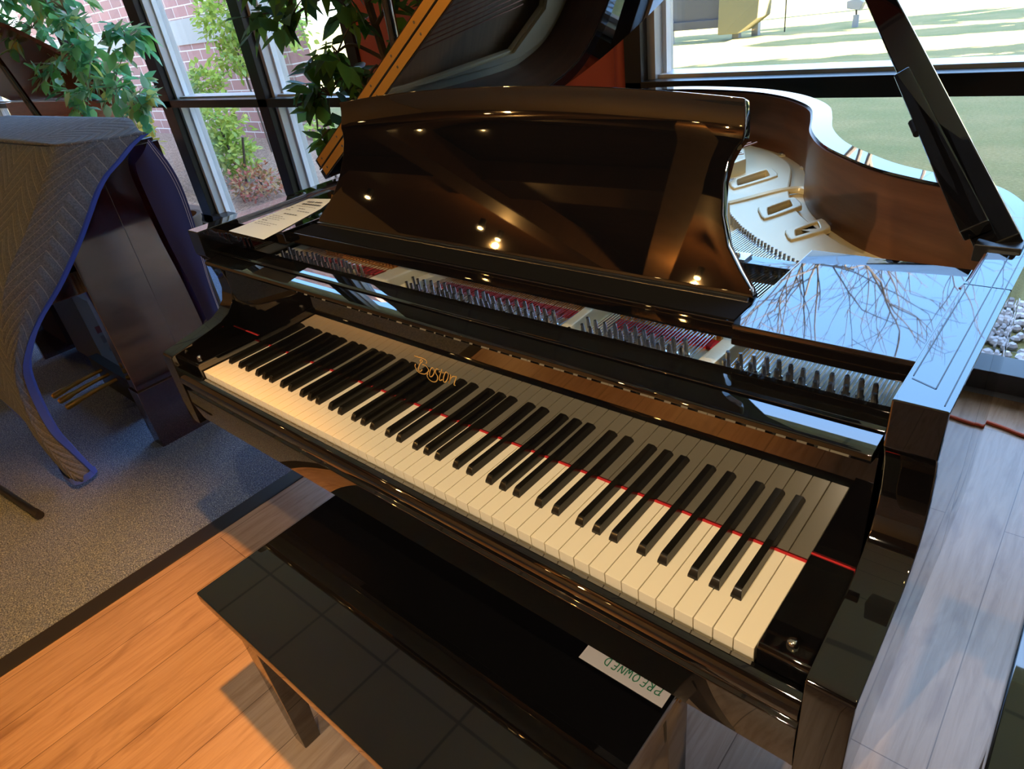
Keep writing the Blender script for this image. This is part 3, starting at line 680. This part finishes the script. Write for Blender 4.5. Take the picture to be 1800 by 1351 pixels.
GL = {'P': [[(0,0),(0.1,1)], [(-0.1,0.9),(0.5,1.0),(0.6,0.65),(0.1,0.45)]], 'R': [[(0,0),(0.1,1)], [(0,0.95),(0.5,0.95),(0.45,0.55),(0.1,0.5),(0.55,0)]],
      'E': [[(0.55,0.95),(0.1,1),(0,0.5),(0,0),(0.55,0)], [(0,0.5),(0.4,0.52)]], 'O': [[(0.35,1),(0.02,0.7),(0.05,0.15),(0.35,0),(0.62,0.35),(0.6,0.8),(0.35,1)]],
      'W': [[(0,0.95),(0.05,0.2),(0.2,0.02),(0.35,0.5),(0.5,0.02),(0.65,0.25),(0.7,0.95)]], 'N': [[(0,0),(0.08,0.9),(0.3,0.5),(0.5,0.05),(0.6,1)]],
      'D': [[(0.05,0),(0.05,1)], [(0,1),(0.45,0.9),(0.62,0.5),(0.4,0.05),(0,0)]]}
gm = MB()
for i, ch in enumerate('PREOWNED'):
    ox = 1.081-i*0.0122; oy = 0.0545 - 0.0002*i
    for s in GL[ch]:
        pts = [Vector((ox-0.0125*p[0], oy-0.0135*p[1]+0.001, 0.4812)) for p in s]
        gm.ribbon(catmull(pts, 4) if len(pts) > 2 else pts, 0.0017, (0, 0, 1))
gm.ribbon([(1.004,0.0672,0.4812),(1.0035,0.059,0.4812)], 0.0007, (0,0,1)); gm.ribbon(catmull([Vector((1.046,0.067,0.4812)),Vector((1.041,0.0635,0.4812)),Vector((1.036,0.067,0.4812))], 4), 0.001, (0,0,1))
gm.build('green_lettering', M['green_ink'], strip, fix=False, label='green marker lettering')
# price sheet on the left block
pm = MB(); q = [(-0.006,0.164),(0.140,0.161),(0.060,0.392),(-0.034,0.389)]
N1, N2 = 8, 10; rows = []
for j in range(N2+1):
    t = j/N2; a = Vector(q[0]).lerp(Vector(q[3]), t); b = Vector(q[1]).lerp(Vector(q[2]), t)
    rows.append([(*(a.lerp(b, i/N1)), ZB+0.0012+0.010*max(0, t-0.8)*(i/N1)*3+0.004*max(0, 0.25-t)) for i in range(N1+1)])
pm.grid(rows)
sheet = pm.build('price_sheet', M['paper'], fix=False)
tag(sheet, 'printed cream sheet lying at the left end of the music shelf', 'paper')
im = MB()
def sp(u, t): a = Vector(q[0]).lerp(Vector(q[3]), t); b = Vector(q[1]).lerp(Vector(q[2]), t); p = a.lerp(b, u); return Vector((p.x, p.y, ZB+0.0022+0.010*max(0, t-0.8)*u*3+0.004*max(0, 0.25-t)))
for t, segs, w in ((0.90,((0.25,0.50),(0.56,0.80)),0.007),(0.84,((0.22,0.88),),0.007),(0.78,((0.15,0.85),),0.0016),(0.72,((0.12,0.20),(0.4,0.62)),0.003),(0.66,((0.1,0.25),(0.5,0.9)),0.003),(0.56,((0.3,0.72),),0.004),(0.48,((0.12,0.5),),0.0016),(0.44,((0.12,0.62),),0.0016),(0.40,((0.12,0.55),),0.0016),(0.35,((0.12,0.30),),0.003),(0.30,((0.12,0.7),),0.0016),(0.26,((0.12,0.6),),0.0016)):
    for a, b in segs:
        u = a
        while u < b-0.02: im.ribbon([sp(u, t), sp(min(b, u+0.07), t)], w, (0, 0, 1)); u += 0.09
im.build('printed_text', M['ink'], sheet, fix=False)

# ------------------------------------------------------------------ the covered upright and what is under it
up = thing('upright_piano', 'dark mahogany upright piano half hidden under a grey moving blanket', 'piano')
MB().extx([(0.150,0.0),(0.150,0.86),(0.29,1.06),(0.56,1.06),(0.56,0.0)], -1.215, -1.180).build('side_panel', M['mahogany'], up, 0.003)
MB().extx([(0.137,0.25),(0.137,0.84),(0.225,0.97),(0.335,1.04),(0.335,0.25)], -1.235, -1.170).build('leg', M['mahogany'], up, 0.004)
MB().box((-1.245, 0.131, 0.0), (-1.160, 0.345, 0.252)).build('toe_block', M['mahogany'], up, 0.004)
MB().box((-2.62, 0.29, 0.66), (-1.215, 0.56, 1.07)).build('case', M['mahogany'], up, 0.004)
MB().box((-2.62, -0.10, 0.64), (-1.235, 0.26, 0.72)).build('key_bed', M['mahogany'], up, 0.004)
MB().box((-2.62, 0.27, 0.44), (-1.215, 0.29, 0.66)).build('knee_panel', M['mahogany'], up, 0.003)
MB().extx([(0.150,0.0),(0.150,0.86),(0.29,1.06),(0.56,1.06),(0.56,0.0)], -2.66, -2.62).build('side_panel', M['mahogany'], up, 0.003)
for x in (-1.655, -1.745, -1.825):
    MB().tube(catmull([Vector((x, 0.20, 0.135)), Vector((x, 0.12, 0.130)), Vector((x, 0.03, 0.120)), Vector((x, -0.018, 0.114))], 4), [0.008]*5+[0.009]*3+[0.013]*4+[0.008], 10).build('pedal', M['brass'], up)
MB().box((-1.95, 0.20, 0.10), (-1.52, 0.24, 0.17)).build('pedal_board', M['satin'], up)
MB().box((-2.0, 0.22, 0.0), (-1.5, 0.26, 0.12)).build('bottom_rail', M['satin'], up)
# moving blanket
def resample(pts, n):
    P = catmull([Vector((0, y, z)) for y, z in pts], 8); L = [0]
    for a, b in zip(P[:-1], P[1:]): L.append(L[-1]+(b-a).length)
    out = []
    for i in range(n):
        s = L[-1]*i/(n-1); k = 0
        while k < len(L)-2 and L[k+1] < s: k += 1
        t = (s-L[k])/max(1e-9, L[k+1]-L[k]); out.append(P[k].lerp(P[k+1], min(1, t)))
    return out
NR = 44
ridge = resample([(0.224,1.117),(0.161,1.044),(0.051,0.915),(-0.043,0.818),(-0.100,0.740),(-0.150,0.620),(-0.185,0.45),(-0.200,0.25),(-0.175,0.05)], NR)
trim = resample([(0.508,1.092),(0.456,1.072),(0.395,1.035),(0.340,1.005),(0.292,0.963),(0.247,0.91),(0.17,0.82),(0.071,0.719),(-0.027,0.639),(-0.094,0.567),(-0.138,0.483),(-0.156,0.301),(-0.135,0.17),(-0.105,0.03)], NR)
bl = MB(); uvs = []
NS, NF = 12, 46
for i in range(NR):
    R, T = ridge[i], trim[i]; row = []
    t = i/(NR-1)
    for k in range(NF+1):                                             # front sheet, left to right
        u = k/NF; x = -3.0+u*(3.0-1.165-0.0); lift = 0.0
        fold = 0.012*math.sin(x*9+t*2)*t + 0.02*math.sin(x*3.1+1)*t
        zz = R.z + (max(0, t-0.75)/0.25)*(0.20*max(0, min(1, (-1.30-x)/0.5)) )
        yy = R.y+fold-0.012*math.sin(PI*min(1, u*1.0))
        if u > 0.965: yy += 0.012*(u-0.965)/0.035
        row.append((x, yy, zz)); uvs.append((x*0.9, t*1.25))
    for k in range(1, NS+1):                                          # side sheet, ridge to binding
        u = k/NS; p = R.lerp(T, u)
        x = -1.165+0.045*math.sin(PI*u)*(1-0.55*t)+0.030*u + 0.012*math.sin(u*7+t*9)*u
        if t > 0.8: x -= 0.10*(t-0.8)/0.2*u*0.6
        row.append((x, p.y-0.02*math.sin(PI*u)*(0.4+t), p.z)); uvs.append((-1.165*0.9+u*0.27, t*1.25))
    bl.v += row
W_ = NF+NS+1
for i in range(NR-1):
    for k in range(W_-1): q_ = i*W_+k; bl.f.append((q_, q_+1, q_+W_+1, q_+W_))
base = len(bl.v)
NT = NS
for j in range(NT+1):                                                  # top sheet; its right edge is the first row of the side sheet
    t = j/NT; r0 = Vector(bl.v[NF+j])
    for k in range(NF+1):
        u = k/NF; x = -3.0+u*(3.0-1.165); y = 0.224+(0.60-0.224)*t
        p = Vector((x, y, 1.117+0.004*math.sin(PI*t)))
        w = max(0, (x+1.50)/0.335); w = w*w*(3-2*w) if w < 1 else 1
        p = p+(r0-Vector((-1.165, y, 1.117+0.004*math.sin(PI*t))))*w
        bl.v.append(tuple(p)); uvs.append((x*0.9, -t*0.38))
for j in range(NT):
    for k in range(NF): q_ = base+j*(NF+1)+k; bl.f.append((q_, q_+1, q_+NF+2, q_+NF+1))
bo = bl.build('moving_blanket', M['blanket'], fix=False)
uvl = bo.data.uv_layers.new(name='UVMap')
for lp in bo.data.loops: uvl.data[lp.index].uv = uvs[lp.vertex_index]
sm = bo.modifiers.new('thickness', 'SOLIDIFY'); sm.thickness = 0.006; sm.offset = 1
tag(bo, 'grey quilted moving blanket with blue binding draped over the mahogany upright piano', 'blanket')
edge = [Vector(bl.v[i*W_+NF+NS]) for i in range(NR)]
bt = MB(); rows = []
for i, p in enumerate(edge):
    q_ = Vector(bl.v[i*W_+NF+NS-1]); d_ = (p-q_).normalized(); t_ = (edge[min(i+1, NR-1)]-edge[max(i-1, 0)]).normalized(); n_ = d_.cross(t_).normalized()*0.006
    rows.append([p-d_*0.018+n_, p+d_*0.004+n_*1.2, p+d_*0.012, p+d_*0.004-n_*1.2, p-d_*0.018-n_, p-d_*0.018+n_])
bt.grid(rows); bt.build('binding', M['blue_trim'], bo, label='bright blue binding')
hem = [Vector(bl.v[(NR-1)*W_+k]) for k in range(W_)]
hb = MB(); hb.grid([[p+Vector((0, -0.008, 0.022)), p+Vector((0, -0.008, -0.004)), p+Vector((0, 0.008, -0.004)), p+Vector((0, 0.008, 0.022))] for p in hem]); hb.build('binding', M['blue_trim'], bo)
ln = MB(); A_ = resample([(0.445,1.01),(0.438,0.95),(0.446,0.742),(0.462,0.559),(0.470,0.367)], 24); B_ = resample([(0.512,1.080),(0.549,0.978),(0.560,0.865),(0.545,0.673),(0.53,0.542),(0.525,0.381)], 24)
ln.grid([[(-1.150+0.02*math.sin(PI*k/8)+0.02*k/8, a.lerp(b, k/8).y, a.lerp(b, k/8).z) for k in range(9)] for a, b in zip(A_, B_)])
lo_ = ln.build('lining', M['blue_lining'], bo, fix=False, label='navy blue underside hanging at the back')
st_ = MB()
for off in (0.82, 0.90): st_.ribbon([Vector((-1.150+0.02*math.sin(PI*off)+0.02*off+0.002, a.lerp(b, off).y, a.lerp(b, off).z)) for a, b in zip(A_, B_)], 0.0016, (1, -0.3, 0), 0.001)
st_.build('stitching', M['paper_white'], lo_, fix=False)
bx = thing('cardboard_box', 'grey box with printed side standing on the carpet behind the brass pedals', 'box')
MB().box((-2.56, 0.29, 0.005), (-2.13, 0.52, 0.42)).build('box_body', M['cardboard'], bx, 0.003)
bp_ = MB()
for i in range(6): bp_.box((-2.1298, 0.325+i*0.026, 0.135), (-2.129, 0.343+i*0.026, 0.175))
for i in range(4): bp_.box((-2.1298, 0.335+i*0.032, 0.085), (-2.129, 0.358+i*0.032, 0.108))
bp_.build('printing', M['ink'], bx, fix=False)
MB().box((-2.1298, 0.32, 0.19), (-2.129, 0.49, 0.225)).build('printing', mat('faded_red_print', (0.14, 0.03, 0.03), 0.8), bx, fix=False)
sf = MB().tube([(-1.75, -0.40, 0.03), (-1.48, -0.364, 0.018), (-1.15, -0.325, 0.018)], 0.0125, 12).build('stand_foot', M['satin'])
tag(sf, 'black tubular foot of a stand lying on the carpet at the left edge', 'stand')
MB().tube([(-1.165, -0.3268, 0.018), (-1.128, -0.3223, 0.018)], 0.0145, 12).build('rubber_tip', M['rubber'], sf)

# ------------------------------------------------------------------ brown grand behind the upright
bg = thing('grand_piano', 'reddish brown grand piano with raised lid behind the ficus tree at far left', 'piano')
bo_ = [(-7.2,0.95),(-4.6,0.92),(-4.25,1.02),(-4.02,1.20),(-3.95,1.42),(-4.1,1.58),(-4.5,1.66),(-7.2,1.68)]
bo_ = [(p.x, p.y) for p in catmull([Vector((*p, 0)) for p in bo_], 5)]
bi_ = [(p.x, p.y) for p in offset(bo_, 0.04)]
band(bo_, bi_, 0.62, 1.0).build('rim', M['red_brown'], bg)
MB().extz(bi_, 0.80, 0.82).build('soundboard', M['soundboard'], bg)
bl_ = MB().prism([(-7.2, 1.70, 1.005), (-4.5, 1.68, 1.005), (-3.95, 1.45, 1.20), (-4.1, 1.1, 1.52), (-4.5, 0.85, 1.74), (-7.2, 0.85, 1.74)], (0, 0.014, 0.02)).build('lid', M['brown_lid'], bg)
a, b = Vector((-4.30, 1.10, 0.93)), Vector((-4.76, 1.10, 1.51)); pr_ = MB()
for o_ in (-0.03, 0.03): pr_.tube([a+Vector((o_, 0, 0)), a.lerp(b, 0.55)+Vector((o_, 0, 0)), b+Vector((o_*0.4, 0, 0))], 0.016, 8)
pr_.build('lid_prop', M['lacquer'], bg)
for x, y in ((-4.4, 1.2), (-6.8, 1.1), (-6.8, 1.5)):
    MB().add([(x+a_*w, y+b_*w, z_) for z_, w in ((0.004,0.04),(0.62,0.06)) for a_, b_ in ((-1,-1),(1,-1),(1,1),(-1,1))], [(3,2,1,0),(4,5,6,7),(0,1,5,4),(1,2,6,5),(2,3,7,6),(3,0,4,7)]).build('leg', M['red_brown'], bg, 0.002)

# ------------------------------------------------------------------ plants
def leaf(v, f, p, d, up_, L, W, droop=0.25):
    d = d.normalized(); s = d.cross(up_)
    if s.length < 1e-4: s = d.orthogonal()
    s.normalize(); n = s.cross(d).normalized()
    b = len(v)
    P = [p, p+d*L*0.30+s*W*0.46-n*0.02*L, p+d*L*0.62+s*W*0.40-n*droop*L*0.35, p+d*L-n*droop*L, p+d*L*0.62-s*W*0.40-n*droop*L*0.35, p+d*L*0.30-s*W*0.46-n*0.02*L, p+d*L*0.32-n*0.09*L, p+d*L*0.64-n*(0.07+droop*0.4)*L]
    v += [tuple(q_) for q_ in P]
    f += [(b, b+1, b+6), (b, b+6, b+5), (b+1, b+2, b+7, b+6), (b+6, b+7, b+4, b+5), (b+2, b+3, b+7), (b+7, b+3, b+4)]
def rnd3(): return Vector((random.uniform(-1, 1), random.uniform(-1, 1), random.uniform(-1, 1)))
def tree(name, label, cat, trunk_pts, centres, n, size, m, stem_m, pot=None, droop=0.3, group=None):
    t = thing(name, label, cat, group)
    br = MB(); lf = MB()
    tp = catmull([Vector(p) for p in trunk_pts], 5); br.tube(tp, [0.022-0.012*i/len(tp) for i in range(len(tp))], 8)
    per = n//len(centres)
    for c, rad in centres:
        c = Vector(c); k = min(range(len(tp)), key=lambda i: (tp[i]-c).length + 0.4*max(0, tp[i].z-c.z))
        st0 = tp[k]; mid = st0.lerp(c, 0.5)+rnd3()*0.05+Vector((0, 0, 0.05))
        br.tube(catmull([st0, mid, c], 4), [0.009-0.005*i/8 for i in range(9)], 6)
        nt_ = max(4, per//9)
        for j in range(nt_):
            d = rnd3(); d.normalize(); e = c+Vector((d.x*rad[0], d.y*rad[1], d.z*rad[2]))*random.uniform(0.5, 1)
            m2 = c.lerp(e, 0.5)+rnd3()*0.03+Vector((0, 0, 0.03))
            tw = catmull([c, m2, e], 4); br.tube(tw, [0.004-0.0026*i/len(tw) for i in range(len(tw))], 5)
            for q_ in range(9):
                p = tw[random.randrange(2, len(tw))]+rnd3()*0.02
                d2 = (e-c).normalized()*0.6+rnd3()*1.0+Vector((0, 0, -0.35))
                leaf(lf.v, lf.f, p, d2, Vector((0, 0, 1))+rnd3()*0.5, size*random.uniform(0.75, 1.2), size*random.uniform(0.50, 0.66), droop*random.uniform(0.3, 1.3))
    br.build('branches', stem_m, t); lf.build('foliage', m, t, fix=False)
    if pot:
        x, y, z = pot
        MB().lathe([(0.12,0),(0.15,0.02),(0.19,0.26),(0.20,0.28),(0.20,0.31),(0.175,0.31),(0.17,0.27)], (x, y, z), 24).build('pot', M['pot'], t)
    return t
tree('ficus_tree', 'light green artificial ficus tree between the covered upright and the window', 'plant',
     [(-3.35,1.30,0.2),(-3.40,1.30,0.7),(-3.55,1.32,1.2),(-3.75,1.32,1.75)],
     [((-3.75,1.25,1.62),(.30,.22,.16)),((-4.20,1.25,1.52),(.30,.22,.16)),((-3.50,1.28,1.42),(.32,.22,.20)),((-4.0,1.25,1.28),(.34,.22,.17)),((-3.35,1.30,1.15),(.34,.22,.20)),((-3.75,1.25,1.08),(.32,.22,.16)),((-3.10,1.30,1.05),(.20,.2,.18)),((-3.45,1.25,1.30),(.30,.2,.2)),((-3.05,1.35,1.38),(.18,.2,.14)),((-4.25,1.2,1.72),(.3,.2,.12))],
     760, 0.098, M['ficus'], M['stem'], (-3.35, 1.30, 0.005), 0.35)
tree('ficus_tree', 'dark green ficus tree hanging in front of the window behind the open black lid', 'plant',
     [(-0.85,1.45,0.2),(-0.90,1.45,0.8),(-0.95,1.42,1.4),(-1.0,1.40,1.9)],
     [((-1.15,1.30,1.52),(.26,.2,.16)),((-1.30,1.30,1.36),(.24,.2,.14)),((-0.95,1.30,1.38),(.26,.2,.16)),((-1.05,1.30,1.22),(.24,.2,.14)),((-0.86,1.42,1.24),(.20,.16,.16)),((-0.95,1.32,1.08),(.24,.18,.12)),((-1.20,1.32,1.06),(.13,.12,.10)),((-1.18,1.28,0.92),(.10,.12,.09)),((-0.74,1.46,1.50),(.2,.16,.16)),((-0.68,1.48,1.32),(.16,.14,.12)),((-1.45,1.3,1.55),(.16,.2,.10))],
     520, 0.100, M['ficus_dark'], M['bark'], (-0.85, 1.45, 0.0), 0.35)
po = thing('metal_pole', 'round black metal pole standing behind the open lid beside the red wall', 'pole')
MB().tube([(-0.575, 1.20, 0.02), (-0.575, 1.20, 2.79)], 0.0185, 18).build('tube', M['lacquer'], po)
MB().lathe([(0.11,0),(0.11,0.012),(0.04,0.02),(0.03,0.03)], (-0.575, 1.20, 0.0), 24).build('base_plate', M['satin'], po)

# ------------------------------------------------------------------ right side of the room
cd_ = MB().tube(catmull([Vector(p) for p in ((1.10,1.74,0.006),(1.30,1.695,0.006),(1.40,1.672,0.006),(1.62,1.69,0.006),(1.9,1.60,0.006),(2.4,1.66,0.006),(3.2,1.55,0.006))], 8), 0.0055, 8).build('extension_cord', M['cord'])
tag(cd_, 'orange extension cord lying on the floor near the window sill at right', 'cord')
b2 = thing('side_table', 'glossy black table corner at the lower right edge, beyond the piano keys', 'table')
MB().box((1.432, -0.30, 0.665), (2.05, 0.50, 0.70)).build('tabletop', M['lacquer'], b2, 0.004)
MB().box((1.455, -0.275, 0.58), (2.02, 0.475, 0.665)).build('apron', M['lacquer'], b2, 0.003)
for x, y in ((1.46,-0.27),(1.965,-0.27),(1.46,0.42),(1.965,0.42)): MB().box((x, y, 0.0), (x+0.05, y+0.05, 0.60)).build('leg', M['lacquer'], b2, 0.002)

# ------------------------------------------------------------------ ceiling lamps (they show in the lacquer)
def can(x, y, z, label, group):
    t = thing('ceiling_spotlight', label, 'lamp', group, (x, y, z))
    MB().tube([(0,0,0.14),(0,0,0.02)], 0.045, 16).build('housing', M['satin'], t)
    MB().lathe([(0.030,0.0),(0.036,0.012),(0.02,0.02)], (0, 0, 0.0), 16).build('bulb', M['lamp_on'], t)
TL = [(-4.55,-2.97,3.4),(-4.12,-2.97,3.4),(-3.2,-2.94,3.4),(-1.0,-2.86,3.4),(-5.0,-5.2,3.4),(-4.9,-5.5,3.4),(-1.96,-5.69,3.4),(-6.9,-4.7,3.4),(0.6,-3.6,3.4),(-2.9,-6.6,3.4),(-2.2,-7.2,3.4)]
for x, y, z in TL: can(x, y, z, 'lit ceiling spotlight mirrored in the black music desk', 'timber ceiling spotlights')

for x, y in ((1.42,-0.20),(1.75,-0.75)):
    t = thing('ceiling_downlight', 'recessed warm downlight in the tiled ceiling above the piano', 'lamp', 'recessed downlights', (x, y, 2.80))
    MB().lathe([(0.055,0.0),(0.085,-0.006),(0.085,0.0),(0.055,0.02)], (0, 0, 0), 24).build('trim_ring', M['white_bead'], t, fix=False)
    MB().lathe([(0.04,-0.004),(0.05,0.0),(0.03,0.012)], (0, 0, 0), 20).build('bulb', M['lamp_on'], t)

# ------------------------------------------------------------------ outside
GZ = -0.10
struct(MB().box((-60, 2.05, GZ-0.2), (60, 90, GZ)).build('lawn', M['lawn']))
struct(MB().prism([(-14, 2.05, GZ), (-3.4, 2.05, GZ), (-3.0, 3.2, GZ), (-3.6, 5.2, GZ), (-14, 5.2, GZ)], (0, 0, 0.02)).build('mulch_bed', M['mulch']))
M['pebble'] = mat('grey_pebble', (0.4, 0.4, 0.4), 0.5)
pb_ = tex(M['pebble'], 'ShaderNodeTexVoronoi', (1, 1, 1)); setcol(M['pebble'], ramp(M['pebble'], pb_.outputs['Color'], [(0.2, (0.16, 0.13, 0.12, 1)), (0.5, (0.36, 0.36, 0.38, 1)), (0.9, (0.62, 0.63, 0.66, 1))]))
pv = MB()
for i in range(2400):
    x, y = random.uniform(-0.3, 3.4), random.uniform(2.06, 2.85); a_, b_, c_ = random.uniform(.012,.03), random.uniform(.012,.03), random.uniform(.010,.018); an = random.uniform(0, PI)
    p = []
    for zz, rr in ((0, .8), (c_*.7, 1.0), (c_*1.4, .55)):
        for k in range(6):
            t_ = k*PI/3; px_, py_ = a_*rr*math.cos(t_), b_*rr*math.sin(t_); p.append((x+px_*math.cos(an)-py_*math.sin(an), y+px_*math.sin(an)+py_*math.cos(an), GZ+0.004+zz))
    pv.add(p, [(k, (k+1) % 6, (k+1) % 6+6, k+6) for k in range(6)]+[(k+6, (k+1) % 6+6, (k+1) % 6+12, k+12) for k in range(6)]+[(12, 13, 14, 15, 16, 17)])
tag(pv.build('pebbles', M['pebble'], fix=False), 'grey pebbles in a strip along the foot of the window wall', 'pebbles', kind='stuff')
bw = struct(MB().box((-16, 4.7, GZ-0.1), (-6.75, 5.0, 5.0)).build('wall_outside', M['brick']))
sb = MB().box((-16, 4.68, 1.20), (-6.74, 4.7, 1.52)).build('stone_band', M['concrete'], bw)
struct(MB().box((8.0, 2.2, GZ), (8.6, 9.3, 12.0)).build('wall_sun_block', M['brick']))  # unseen wall added so that its shadow covers the near lawn and shrubs
def cloud(name, label, cat, blobs, n, size, m, stems=None, group=None, kind=None):
    lf = MB()
    for c, r, w in blobs:
        for i in range(int(n*w)):
            d = rnd3()
            while d.length > 1: d = rnd3()
            d *= (0.55+0.45*random.random())/max(0.3, d.length)**0.3
            p = Vector(c)+Vector((d.x*r[0], d.y*r[1], d.z*r[2]))
            if p.z < GZ+0.02: p.z = GZ+0.02+random.random()*0.05
            leaf(lf.v, lf.f, p, d+rnd3()*0.9, Vector((0, 0, 1))+rnd3()*0.6, size*random.uniform(0.7, 1.3), size*random.uniform(0.5, 0.75), 0.2)
    t = thing(name, label, cat, group)
    lf.build('foliage', m, t, fix=False)
    if stems:
        sm_ = MB()
        for s_ in stems: sm_.tube(s_, [0.012, 0.006][:1]*len(s_), 5)
        sm_.build('stems', M['bark'], t)
    return t
cloud('leafy_shrub', 'light green shrub outside the left window against the brick wall', 'shrub', [((-5.95,3.05,0.48),(.48,.35,.33),1),((-5.65,3.0,0.22),(.36,.3,.26),.7),((-6.35,3.3,0.85),(.33,.25,.25),.6)], 700, 0.075, M['shrub'], [[(-5.6,3.0,GZ),(-5.7,3.0,.5)],[(-5.55,3.0,GZ),(-5.3,3.0,.4)]])
cloud('leafy_shrub', 'tall yellow green shrub outside beside the thick black window post', 'shrub', [((-7.0,4.1,1.42),(.50,.3,.36),1),((-6.9,4.1,1.02),(.46,.3,.26),.7),((-6.2,4.15,1.70),(.52,.3,.28),.6),((-5.8,4.15,1.30),(.36,.3,.36),.4)], 560, 0.08, M['shrub'], [[(-6.8,4.1,GZ),(-6.9,4.1,1.3)],[(-6.7,4.1,GZ),(-6.1,4.15,1.6)]])
cloud('autumn_shrub', 'low red and yellow autumn shrub on the mulch outside the left window', 'shrub', [((-4.80,2.72,0.06),(.50,.33,.17),1)], 480, 0.05, M['autumn'], [[(-4.85,2.8,GZ),(-4.85,2.8,.1)]])
cloud('leafy_shrub', 'small green shrub beneath the transom on the mulch outside', 'shrub', [((-4.55,3.45,0.42),(.26,.2,.12),1)], 120, 0.07, M['shrub'], [[(-4.55,3.45,GZ),(-4.55,3.45,.4)]])
cloud('yellow_shrub', 'yellow shrub outside seen low behind the light green ficus', 'shrub', [((-6.5,2.40,0.60),(.62,.22,.5),1)], 620, 0.09, M['yellow_leaf'], [[(-6.5,2.40,GZ),(-6.5,2.40,.5)]])
cloud('garden_tree', 'sunlit light green tree beyond the brick wall corner, behind the hanging ficus', 'tree', [((-7.2,8.0,2.2),(1.6,1.2,1.5),1),((-5.6,8.6,1.4),(1.3,1.0,1.2),.8),((-6.6,8.2,0.7),(1.5,1,.8),.6),((-8.4,8.0,3.0),(1.5,1,1),.5)], 900, 0.14, M['hedge'], [[(-6.8,8.2,GZ),(-7.0,8.1,2.0)],[(-5.6,8.6,GZ),(-5.6,8.6,1.4)]])
cloud('hedge', 'sunlit yellow green hedge along the far edge of the lawn', 'hedge', [((x_,22.5,0.6),(1.6,.8,.9),1) for x_ in (-14,-11.5,-9,-6.5,-4)], 420, 0.2, M['hedge'], [[(-9,22.5,GZ),(-9,22.5,.5)]])
sg = thing('lawn_sign', 'grey signboard with a stone end pillar standing on the sunny lawn', 'sign')
MB().box((-8.6, 12.55, 0.24), (-4.75, 12.75, 1.9)).build('panel', M['sign_grey'], sg, 0.01)
MB().box((-8.6, 12.50, 0.12), (-4.75, 12.80, 0.26)).build('base_beam', M['sign_grey'], sg, 0.01)
MB().prism([(-4.78,12.30,0.02),(-4.40,12.30,0.02),(-4.06,12.36,0.24),(-3.98,12.40,2.0),(-4.78,12.40,2.0)], (0, 0.55, 0)).build('end_pillar', M['sign_stone'], sg, 0.02)
for x, y in ((-5.85,12.5),(-7.9,12.5),(-4.62,12.75),(-4.36,13.0)): MB().box((x-0.06, y-0.05, GZ), (x+0.06, y+0.07, 0.30)).build('post', M['grey_metal'], sg)
fl_ = thing('floodlight', 'small grey garden floodlight on a short post on the lawn', 'lamp')
MB().tube([(-2.69,13.2,GZ),(-2.69,13.2,0.09)], 0.05, 12).build('post', M['grey_metal'], fl_)
MB().tube([(-2.69,13.2,0.09),(-2.70,13.2,0.17)], 0.015, 8).build('stem', M['satin'], fl_)
MB().prism([(-2.83,13.1,0.20),(-2.62,13.1,0.16),(-2.57,13.1,0.28),(-2.68,13.1,0.35),(-2.84,13.1,0.31)], (0, 0.2, 0)).build('head', M['grey_metal'], fl_, 0.01)
rd = MB().tube([(-3.912,13.226,GZ),(-3.93,13.226,1.4)], 0.012, 8).build('marker_rod', M['satin'])
tag(rd, 'thin dark rod standing on the lawn between the sign and the floodlight', 'rod')
# bare tree on the lawn (its branches are mirrored in the lacquer) and evergreens beyond the frame that shade the grass
bt_ = MB()
def grow_(p, d, L, r, k):
    pts = [p]; q_ = p.copy(); dd = d.copy()
    for i in range(5):
        dd = (dd+rnd3()*0.16+Vector((0, 0, 0.03))).normalized(); q_ = q_+dd*L/5; pts.append(q_.copy())
    bt_.tube(pts, [r*(1-0.45*i/5) for i in range(6)], 6 if k < 3 else 4, False)
    if k >= 6: return
    for j in range(4 if k < 2 else 2 + (k == 3)):
        nd = (dd+rnd3()*0.75).normalized(); grow_(pts[random.choice((3, 4, 5))], nd, L*random.uniform(0.62, 0.84), r*0.60, k+1)
grow_(Vector((-2.95, 16.2, GZ)), Vector((0.12, -0.10, 1)), 4.2, 0.125, 0)
tr_ = bt_.build('bare_tree', M['bark'], fix=False)
tag(tr_, 'bare leafless tree on the lawn, hidden behind the lid prop and mirrored in the lacquer', 'tree')
def conifer(x, y, r, h, label):
    lf = MB()
    for i in range(700):
        t = random.random()**1.4; a_ = random.uniform(0, 2*PI); rr = r*(1-t)*random.uniform(0.5, 1)
        leaf(lf.v, lf.f, Vector((x+rr*math.cos(a_), y+rr*math.sin(a_), GZ+0.1+t*h)), Vector((math.cos(a_), math.sin(a_), -0.5)), Vector((0, 0, 1)), 0.6, 0.35, 0.2)
    t_ = thing('conifer', label, 'tree'); lf.build('foliage', M['conifer'], t_, fix=False)
    MB().tube([(x, y, GZ), (x, y, GZ+h*0.9)], [0.16, 0.04], 8).build('trunk', M['bark'], t_)
conifer(5.6, 10.0, 0.95, 8.0, 'dark evergreen shading the near stripe of the lawn, beyond the right edge')
conifer(7.0, 14.3, 1.2, 9.0, 'dark evergreen shading the far stripe of the lawn, beyond the right edge')
conifer(5.2, 12.5, 0.40, 5.0, 'slim dark evergreen between the two larger evergreens, beyond the right edge')
